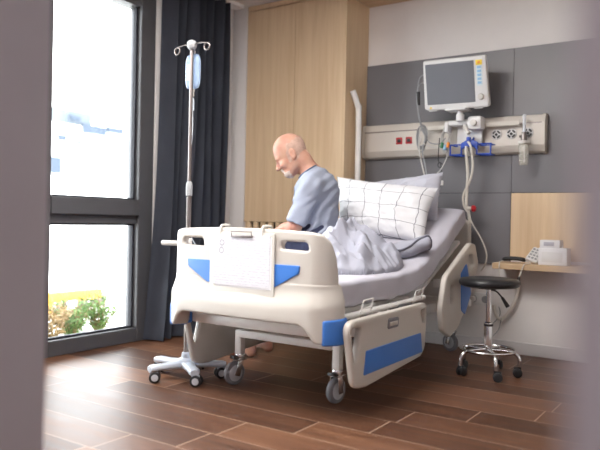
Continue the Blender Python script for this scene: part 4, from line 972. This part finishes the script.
# ================================================================== THE MAN ON THE BED (one smooth signed-distance body, meshed with surface nets)
class Field:
    def __init__(s, lo, hi, h):
        s.lo = np.array(lo,float); s.h = h; s.n = np.ceil((np.array(hi)-s.lo)/h).astype(int)+1
        s.D = np.full(s.n, 1.0, np.float32)
    def win(s, a, b, m):
        i0 = np.clip(np.floor((np.minimum(a,b)-m-s.lo)/s.h).astype(int),0,s.n-1); i1 = np.clip(np.ceil((np.maximum(a,b)+m-s.lo)/s.h).astype(int)+1,1,s.n)
        if np.any(i1 <= i0): return None, None
        ax = [s.lo[k]+s.h*np.arange(i0[k],i1[k]) for k in range(3)]
        return tuple(slice(i0[k],i1[k]) for k in range(3)), np.stack(np.meshgrid(*ax,indexing='ij'),-1)
    def put(s, sl, d, k, sub=False):
        A = s.D[sl]
        if sub:
            d = -d; h = np.maximum(k-np.abs(A-d),0)/max(k,1e-9); s.D[sl] = np.maximum(A,d)+h*h*k*.25
        else:
            h = np.maximum(k-np.abs(A-d),0)/max(k,1e-9); s.D[sl] = np.minimum(A,d)-h*h*k*.25
    def cap(s, a, b, ra, rb=None, k=.02, sub=False, cut=None):
        a = np.array(a,float); b = np.array(b,float); rb = ra if rb is None else rb
        sl, P = s.win(a, b, max(ra,rb)+k+.03)
        if sl is None: return
        ba = b-a; pa = P-a; h = np.clip((pa@ba)/max(ba@ba,1e-12),0,1)
        d = np.linalg.norm(pa-h[...,None]*ba,axis=-1)-(ra+(rb-ra)*h)
        if cut is not None:
            for p,nv in cut: d = np.maximum(d, (P-np.array(p))@np.array(nv))
        s.put(sl, d, k, sub)
    def ell(s, c, r, R=None, k=.02, sub=False):
        c = np.array(c,float); r = np.array(r,float); m = r.max()
        sl, P = s.win(c, c, m+k+.03)
        if sl is None: return
        q = P-c
        if R is not None: q = q@R           # R columns = local axes
        k0 = np.linalg.norm(q/r,axis=-1); k1 = np.linalg.norm(q/(r*r),axis=-1)+1e-9
        s.put(sl, k0*(k0-1)/k1, k, sub)
    def grid(s):
        ax = [s.lo[k]+s.h*np.arange(s.n[k]) for k in range(3)]; return np.stack(np.meshgrid(*ax,indexing='ij'),-1)
    def mesh(s):
        D = s.D; h = s.h; sg = D < 0
        c = sum(sg[i:D.shape[0]-1+i, j:D.shape[1]-1+j, k:D.shape[2]-1+k].astype(np.int8) for i in (0,1) for j in (0,1) for k in (0,1))
        I = np.argwhere((c>0)&(c<8)); idx = np.full(c.shape,-1,np.int64); idx[I[:,0],I[:,1],I[:,2]] = np.arange(len(I))
        acc = np.zeros((len(I),3)); cnt = np.zeros(len(I))
        cor = [(i,j,k) for i in (0,1) for j in (0,1) for k in (0,1)]
        for a in cor:
            for ax in range(3):
                if a[ax]: continue
                b = list(a); b[ax] = 1
                da = D[I[:,0]+a[0],I[:,1]+a[1],I[:,2]+a[2]]; db = D[I[:,0]+b[0],I[:,1]+b[1],I[:,2]+b[2]]
                m = (da<0)!=(db<0); t = np.where(m, da/np.where(m,da-db,1), 0)
                p = np.tile(np.array(a,float),(len(I),1)); p[:,ax] += t
                acc[m] += p[m]; cnt[m] += 1
        V = s.lo+h*(I+acc/np.maximum(cnt,1)[:,None]); F = []
        for ax in range(3):
            u, v = (ax+1)%3, (ax+2)%3
            s0 = [slice(1,-1)]*3; s1 = [slice(1,-1)]*3; s0[ax] = slice(0,-1); s1[ax] = slice(1,None)
            A = sg[tuple(s0)]; B = sg[tuple(s1)]
            for flip in (False, True):
                E_ = np.argwhere((A & ~B) if not flip else (~A & B))
                if not len(E_): continue
                off = np.ones(3,int); off[ax] = 0; E_ = E_+off
                q = []
                for du,dv in ((-1,-1),(0,-1),(0,0),(-1,0)):
                    e = E_.copy(); e[:,u] += du; e[:,v] += dv; q.append(idx[e[:,0],e[:,1],e[:,2]])
                q = np.stack(q,1)
                if flip: q = q[:,::-1]
                F.append(q[(q>=0).all(1)])
        return V, np.concatenate(F)
    def at(s, p):
        i = np.clip(((np.array(p)-s.lo)/s.h),0,s.n-1.001); a = i.astype(int); f = i-a; r = 0
        for dx in (0,1):
            for dy in (0,1):
                for dz in (0,1):
                    r += s.D[a[0]+dx,a[1]+dy,a[2]+dz]*(f[0] if dx else 1-f[0])*(f[1] if dy else 1-f[1])*(f[2] if dz else 1-f[2])
        return float(r)
def field_bm(F, it=2):
    V, Q = F.mesh()
    # light Laplacian smoothing
    for _ in range(it):
        e = np.concatenate([Q[:,[0,1]],Q[:,[1,2]],Q[:,[2,3]],Q[:,[3,0]]]); acc = np.zeros_like(V); n = np.zeros(len(V))
        np.add.at(acc, e[:,0], V[e[:,1]]); np.add.at(acc, e[:,1], V[e[:,0]]); np.add.at(n, e[:,0], 1); np.add.at(n, e[:,1], 1)
        V = V*.5+.5*acc/np.maximum(n,1)[:,None]
    me = bpy.data.meshes.new('tmp'); me.from_pydata(V.tolist(), [], Q.tolist()); bm = NB(); bm.from_mesh(me); bpy.data.meshes.remove(me); return bm

def man():
    P0 = np.array([-2.27,3.50,0]); Fv = np.array([-.85,-.53,0]); Fv /= np.linalg.norm(Fv); Lv = np.array([-Fv[1],Fv[0],0])
    def T(s,l,z): return P0+Fv*s+Lv*l+np.array([0,0,z])
    RT = np.stack([Fv,Lv,np.array([0,0,1.])],1)
    # head frame: normal of the face N, left L, up U; the head is bowed
    tl = math.radians(28); HF = Fv*math.cos(tl)-np.array([0,0,math.sin(tl)]); HU = Fv*math.sin(tl)+np.array([0,0,math.cos(tl)]); RH = np.stack([HF,Lv,HU],1)
    C0 = T(.150,0,1.338)
    def Hd(n,l,u): return C0+HF*n+Lv*l+HU*u
    root = thing('person', 'bald person in a grey-blue T-shirt and navy trousers sitting bowed on the bed', 'person', (-2.3,3.5,.64))
    lo, hi = (-3.0,3.10,-.01), (-2.02,3.86,1.47)
    # limbs
    shL, shR = T(.005,.185,1.095), T(.02,-.185,1.095)
    elL, elR = np.array([-2.245,3.285,.86]), np.array([-2.44,3.70,.86])
    wrL, wrR = np.array([-2.455,3.315,.790]), np.array([-2.60,3.615,.775])
    hipL, hipR = np.array([-2.225,3.425,.735]), np.array([-2.32,3.60,.735])
    knL, knR = np.array([-2.665,3.370,.640]), np.array([-2.72,3.60,.640])
    anL, anR = np.array([-2.645,3.375,.095]), np.array([-2.660,3.575,.095])
    neckB = T(-.005,0,1.185)
    def torso(f, g):
        f.ell(T(-.03,0,.765), (.128+g,.172+g,.125+g), RT, .05)
        f.ell(T(-.025,0,.90), (.128+g,.158+g,.16+g), RT, .06)
        f.ell(T(-.035,0,1.035), (.126+g,.165+g,.165+g), RT, .06)
        f.ell(T(-.045,0,1.10), (.095+g,.150+g,.095+g), RT, .06)
        f.cap(shL, shR, .058+g, .058+g, .06)
        f.cap(T(-.015,.04,1.175), T(.0,.17,1.115), .046+g, .045+g, .05); f.cap(T(-.015,-.04,1.175), T(.01,-.17,1.115), .046+g, .045+g, .05)
    def hand(f, w, d, up, side):
        d = d/np.linalg.norm(d); up = up-d*(up@d); up /= np.linalg.norm(up); sd = np.cross(d,up)*side      # sd points to the thumb side
        pc = w+d*.052; f.ell(pc, (.052,.040,.017), np.stack([d,sd,up],1), .02)
        for k,(o,L_) in enumerate(((.028,.072),(.010,.080),(-.010,.074),(-.028,.058))):
            a = w+d*.088+sd*o; b = a+d*L_*.5+up*.004; c = b+d*L_*.42-up*.020; e = c+d*L_*.16-up*.016
            f.cap(a-d*.03,b,.0095,.009,.008); f.cap(b,c,.009,.0085,.004); f.cap(c,e,.0085,.0075,.004)
        a = w+d*.028+sd*.030; b = a+d*.032+sd*.026-up*.004; c = b+d*.032+sd*.006-up*.008
        f.cap(a,b,.013,.011,.012); f.cap(b,c,.0105,.0085,.005)
    f = Field(lo, hi, .0055)
    torso(f, 0)
    for sh,el,wr in ((shL,elL,wrL),(shR,elR,wrR)):
        f.cap(sh, el, .050, .040, .04); f.cap(el, el+(wr-el)*.35, .041, .042, .02); f.cap(el+(wr-el)*.35, wr, .042, .027, .02)
    hand(f, wrL, np.array([-.9,.25,-.28]), np.array([0,0,1.]), -1); hand(f, wrR, np.array([-.93,-.18,-.30]), np.array([0,0,1.]), 1)
    for hp,kn,an,sy in ((hipL,knL,anL,.0),(hipR,knR,anR,.0)):
        f.cap(hp, kn, .083, .058, .05); f.cap(kn, kn+(an-kn)*.35, .056, .055, .03); f.cap(kn+(an-kn)*.35, an, .055, .035, .03)
        # foot: heel, instep, ball and five toes
        f.cap(an, an+np.array([.018,0,-.055]), .036, .034, .03); f.cap(an+np.array([-.01,0,-.03]), an+np.array([-.115,0,-.066]), .033, .026, .03)
        f.cap(an+np.array([-.115,.018,-.068]), an+np.array([-.125,-.022,-.070]), .024, .021, .02)
        for k in range(5):
            yy = (.030-.0155*k)*(1 if sy >= 0 else -1); ln = (.050,.046,.040,.034,.027)[k]
            f.cap(an+np.array([-.12,yy,-.072]), an+np.array([-.135-ln,yy*1.08,-.079]), .013 if k == 0 else .0105, .0115 if k == 0 else .0085, .008)
    # neck and head
    f.cap(neckB, Hd(-.045,0,-.09), .064, .058, .04); f.cap(Hd(-.045,0,-.09), Hd(-.02,0,-.02), .058, .06, .03)
    f.ell(Hd(-.006,0,.006), (.104,.078,.097), RH, .03)
    f.ell(Hd(.030,0,-.065), (.063,.060,.088), RH, .03)
    f.ell(Hd(.055,0,-.128), (.038,.042,.030), RH, .025)
    f.cap(Hd(-.01,.052,-.085), Hd(.055,.028,-.135), .018, .018, .03); f.cap(Hd(-.01,-.052,-.085), Hd(.055,-.028,-.135), .018, .018, .03)
    f.cap(Hd(.082,-.035,-.020), Hd(.082,.035,-.020), .013, None, .018)
    for s in (-1,1):
        f.ell(Hd(.066,s*.043,-.070), (.022,.022,.022), RH, .02)
        f.ell(Hd(.098,s*.031,-.044), (.019,.020,.015), RH, .010, True)
        f.ell(Hd(.079,s*.031,-.044), (.0135,.0145,.0135), RH, .004)
    f.cap(Hd(.089,0,-.030), Hd(.114,0,-.076), .0085, .0145, .010)
    for s in (-1,1): f.ell(Hd(.105,s*.0125,-.078), (.012,.0085,.0085), RH, .008)
    f.cap(Hd(.090,-.020,-.110), Hd(.090,.020,-.110), .009, None, .008); f.cap(Hd(.089,-.017,-.124), Hd(.089,.017,-.124), .009, None, .008)
    f.ell(Hd(.104,0,-.117), (.014,.026,.0022), RH, .004, True)
    for s in (-1,1):
        f.ell(Hd(-.014,s*.083,-.040), (.021,.010,.034), RH, .010); f.ell(Hd(-.010,s*.094,-.038), (.011,.008,.020), RH, .006, True); f.ell(Hd(-.002,s*.080,-.070), (.009,.007,.010), RH, .006)
    f.D = np.maximum(f.D, -(f.grid()[...,2]-.0005))
    body = link_bm('body', field_bm(f), MT['skin'], root, angle=180)
    # ---- trousers
    g = Field(lo, hi, .0065)
    g.ell(T(-.03,0,.765), (.140,.184,.128), RT, .05); g.ell(T(-.025,0,.84), (.136,.172,.10), RT, .05)
    for hp,kn,an in ((hipL,knL,anL),(hipR,knR,anR)):
        g.cap(hp, kn, .096, .075, .05); g.cap(kn, an+np.array([0,0,.03]), .074, .056, .03)
    G = g.grid(); g.D += (.004*np.sin(G[...,0]*55+G[...,2]*40)*np.sin(G[...,1]*38+G[...,2]*25)).astype(np.float32)
    g.D = np.maximum(g.D, .135-G[...,2]); g.D = np.maximum(g.D, G[...,2]-.90); g.D = np.maximum(g.D, np.where(G[...,0] > -2.47, .637-G[...,2], -1))
    link_bm('trousers', field_bm(g), MT['navy'], root, angle=180)
    # ---- T-shirt
    t = Field((-2.60,3.12,.66),(-2.0,3.86,1.29), .0055)
    torso(t, .013)
    for sh,el in ((shL,elL),(shR,elR)):
        d = (el-sh)/np.linalg.norm(el-sh); e2 = sh+(el-sh)*.93
        t.cap(sh, el, .068, .070, .022, cut=[(e2,d)])
    G = t.grid()
    q = G-P0; sx = q@Fv; lx = q@Lv; zz = G[...,2]
    fold = .0060*np.sin(zz*95+sx*60+1.5*np.sin(lx*20))*np.exp(-((zz-.80)/.10)**2) + .0058*np.sin((zz*.7+sx*.9)*85+lx*22+1.6*np.sin(zz*31))*np.exp(-((zz-.95)/.14)**2)*np.clip(np.abs(lx)*6,0,1) + .0030*np.sin((zz+sx*1.4)*60-lx*15+2*np.sin(zz*22+lx*9))
    t.D += fold.astype(np.float32)
    nk = np.array([.60,0,.80]); pk = T(.030,0,1.205); nv = Fv*.60+np.array([0,0,.80])
    t.D = np.maximum(t.D, (G-pk)@nv); t.D = np.maximum(t.D, .70-zz)
    link_sh = link_bm('shirt', field_bm(t), MT['shirt'], root, angle=180)
    # neck trim, following the neckline ring, and the placket edge
    A_ = Fv*.80-np.array([0,0,.60]); ring = []
    for k in range(28):
        a = 2*PI*k/28; dr = A_*math.cos(a)+Lv*math.sin(a); r = .02
        while r < .20 and t.at(pk-nv*.006+dr*r) < 0: r += .002
        ring.append(pk-nv*.003+dr*(r-.002))
    bm = NB(); tube(bm, [Vector(p) for p in ring], .0048, 8, 3, True); link_bm('neck_trim', bm, MT['trim'], link_sh, 'dark neck trim')
    pts = []
    for k in range(9):
        z = 1.105-.028*k; r = .20
        while r > 0 and t.at(T(r,.035,z)) > 0: r -= .002
        pts.append(Vector(T(r+.001,.035,z)))
    bm = NB(); tube(bm, pts, .0038, 8, 3); link_bm('placket_trim', bm, MT['trim'], link_sh, 'dark placket trim')
    # ---- stubble round the sides and back, white beard, eyebrows
    def headfield(h=.0035):
        k = Field(C0-.19, C0+.19, h)
        k.ell(Hd(-.006,0,.006), (.104,.078,.097), RH, .03); k.ell(Hd(.030,0,-.065), (.063,.060,.088), RH, .03); k.ell(Hd(.055,0,-.128), (.038,.042,.030), RH, .025)
        k.cap(Hd(-.01,.052,-.085), Hd(.055,.028,-.135), .018, .018, .03); k.cap(Hd(-.01,-.052,-.085), Hd(.055,-.028,-.135), .018, .018, .03)
        k.cap(Hd(-.045,0,-.09), Hd(-.02,0,-.02), .058, .06, .03)
        G = k.grid()-C0; return k, G@HF, G@Lv, G@HU
    k, n, l, u = headfield()
    w = .004*np.sin(n*190)+.003*np.sin(l*240+n*80)
    reg = np.maximum.reduce([u-(.030-.20*n)+w, -(u+.082-.25*n)+w, n-.022+w*1.5+.25*np.clip(u+.02,0,1)])
    k.D = np.maximum(k.D-.0026, reg.astype(np.float32)); k.D = np.maximum(k.D, -(k.D*0+np.sqrt(((n+.013)/.024)**2+((u+.042)/.036)**2)*0+.0) if False else k.D)
    link_bm('hair', field_bm(k,1), MT['stubble'], body, 'thin cropped grey hair round sides and back', angle=180)
    k, n, l, u = headfield()
    w = .003*np.sin(l*260)+.002*np.sin(u*300+l*90)
    jaw = np.maximum(k.D-.0035, np.maximum.reduce([u+.132+w-.35*np.clip(np.abs(l)-.015,0,1), -(n-.050)+w]).astype(np.float32))
    k.D = jaw
    k.cap(Hd(.093,-.024,-.099), Hd(.097,0,-.094), .0062, None, .004); k.cap(Hd(.093,.024,-.099), Hd(.097,0,-.094), .0062, None, .004)
    for s in (-1,1): k.cap(Hd(.090,s*.026,-.100), Hd(.082,s*.030,-.138), .0065, .009, .008)
    link_bm('beard', field_bm(k,1), MT['beard'], body, 'short white goatee and moustache', angle=180)
    for s in (-1,1):
        bm = NB(); tube(bm, [Vector(Hd(.095,s*.014,-.019)),Vector(Hd(.0935,s*.030,-.014)),Vector(Hd(.081,s*.046,-.020))], .0035, 8, 4); link_bm('eyebrow', bm, MT['greycable'], body)
man()
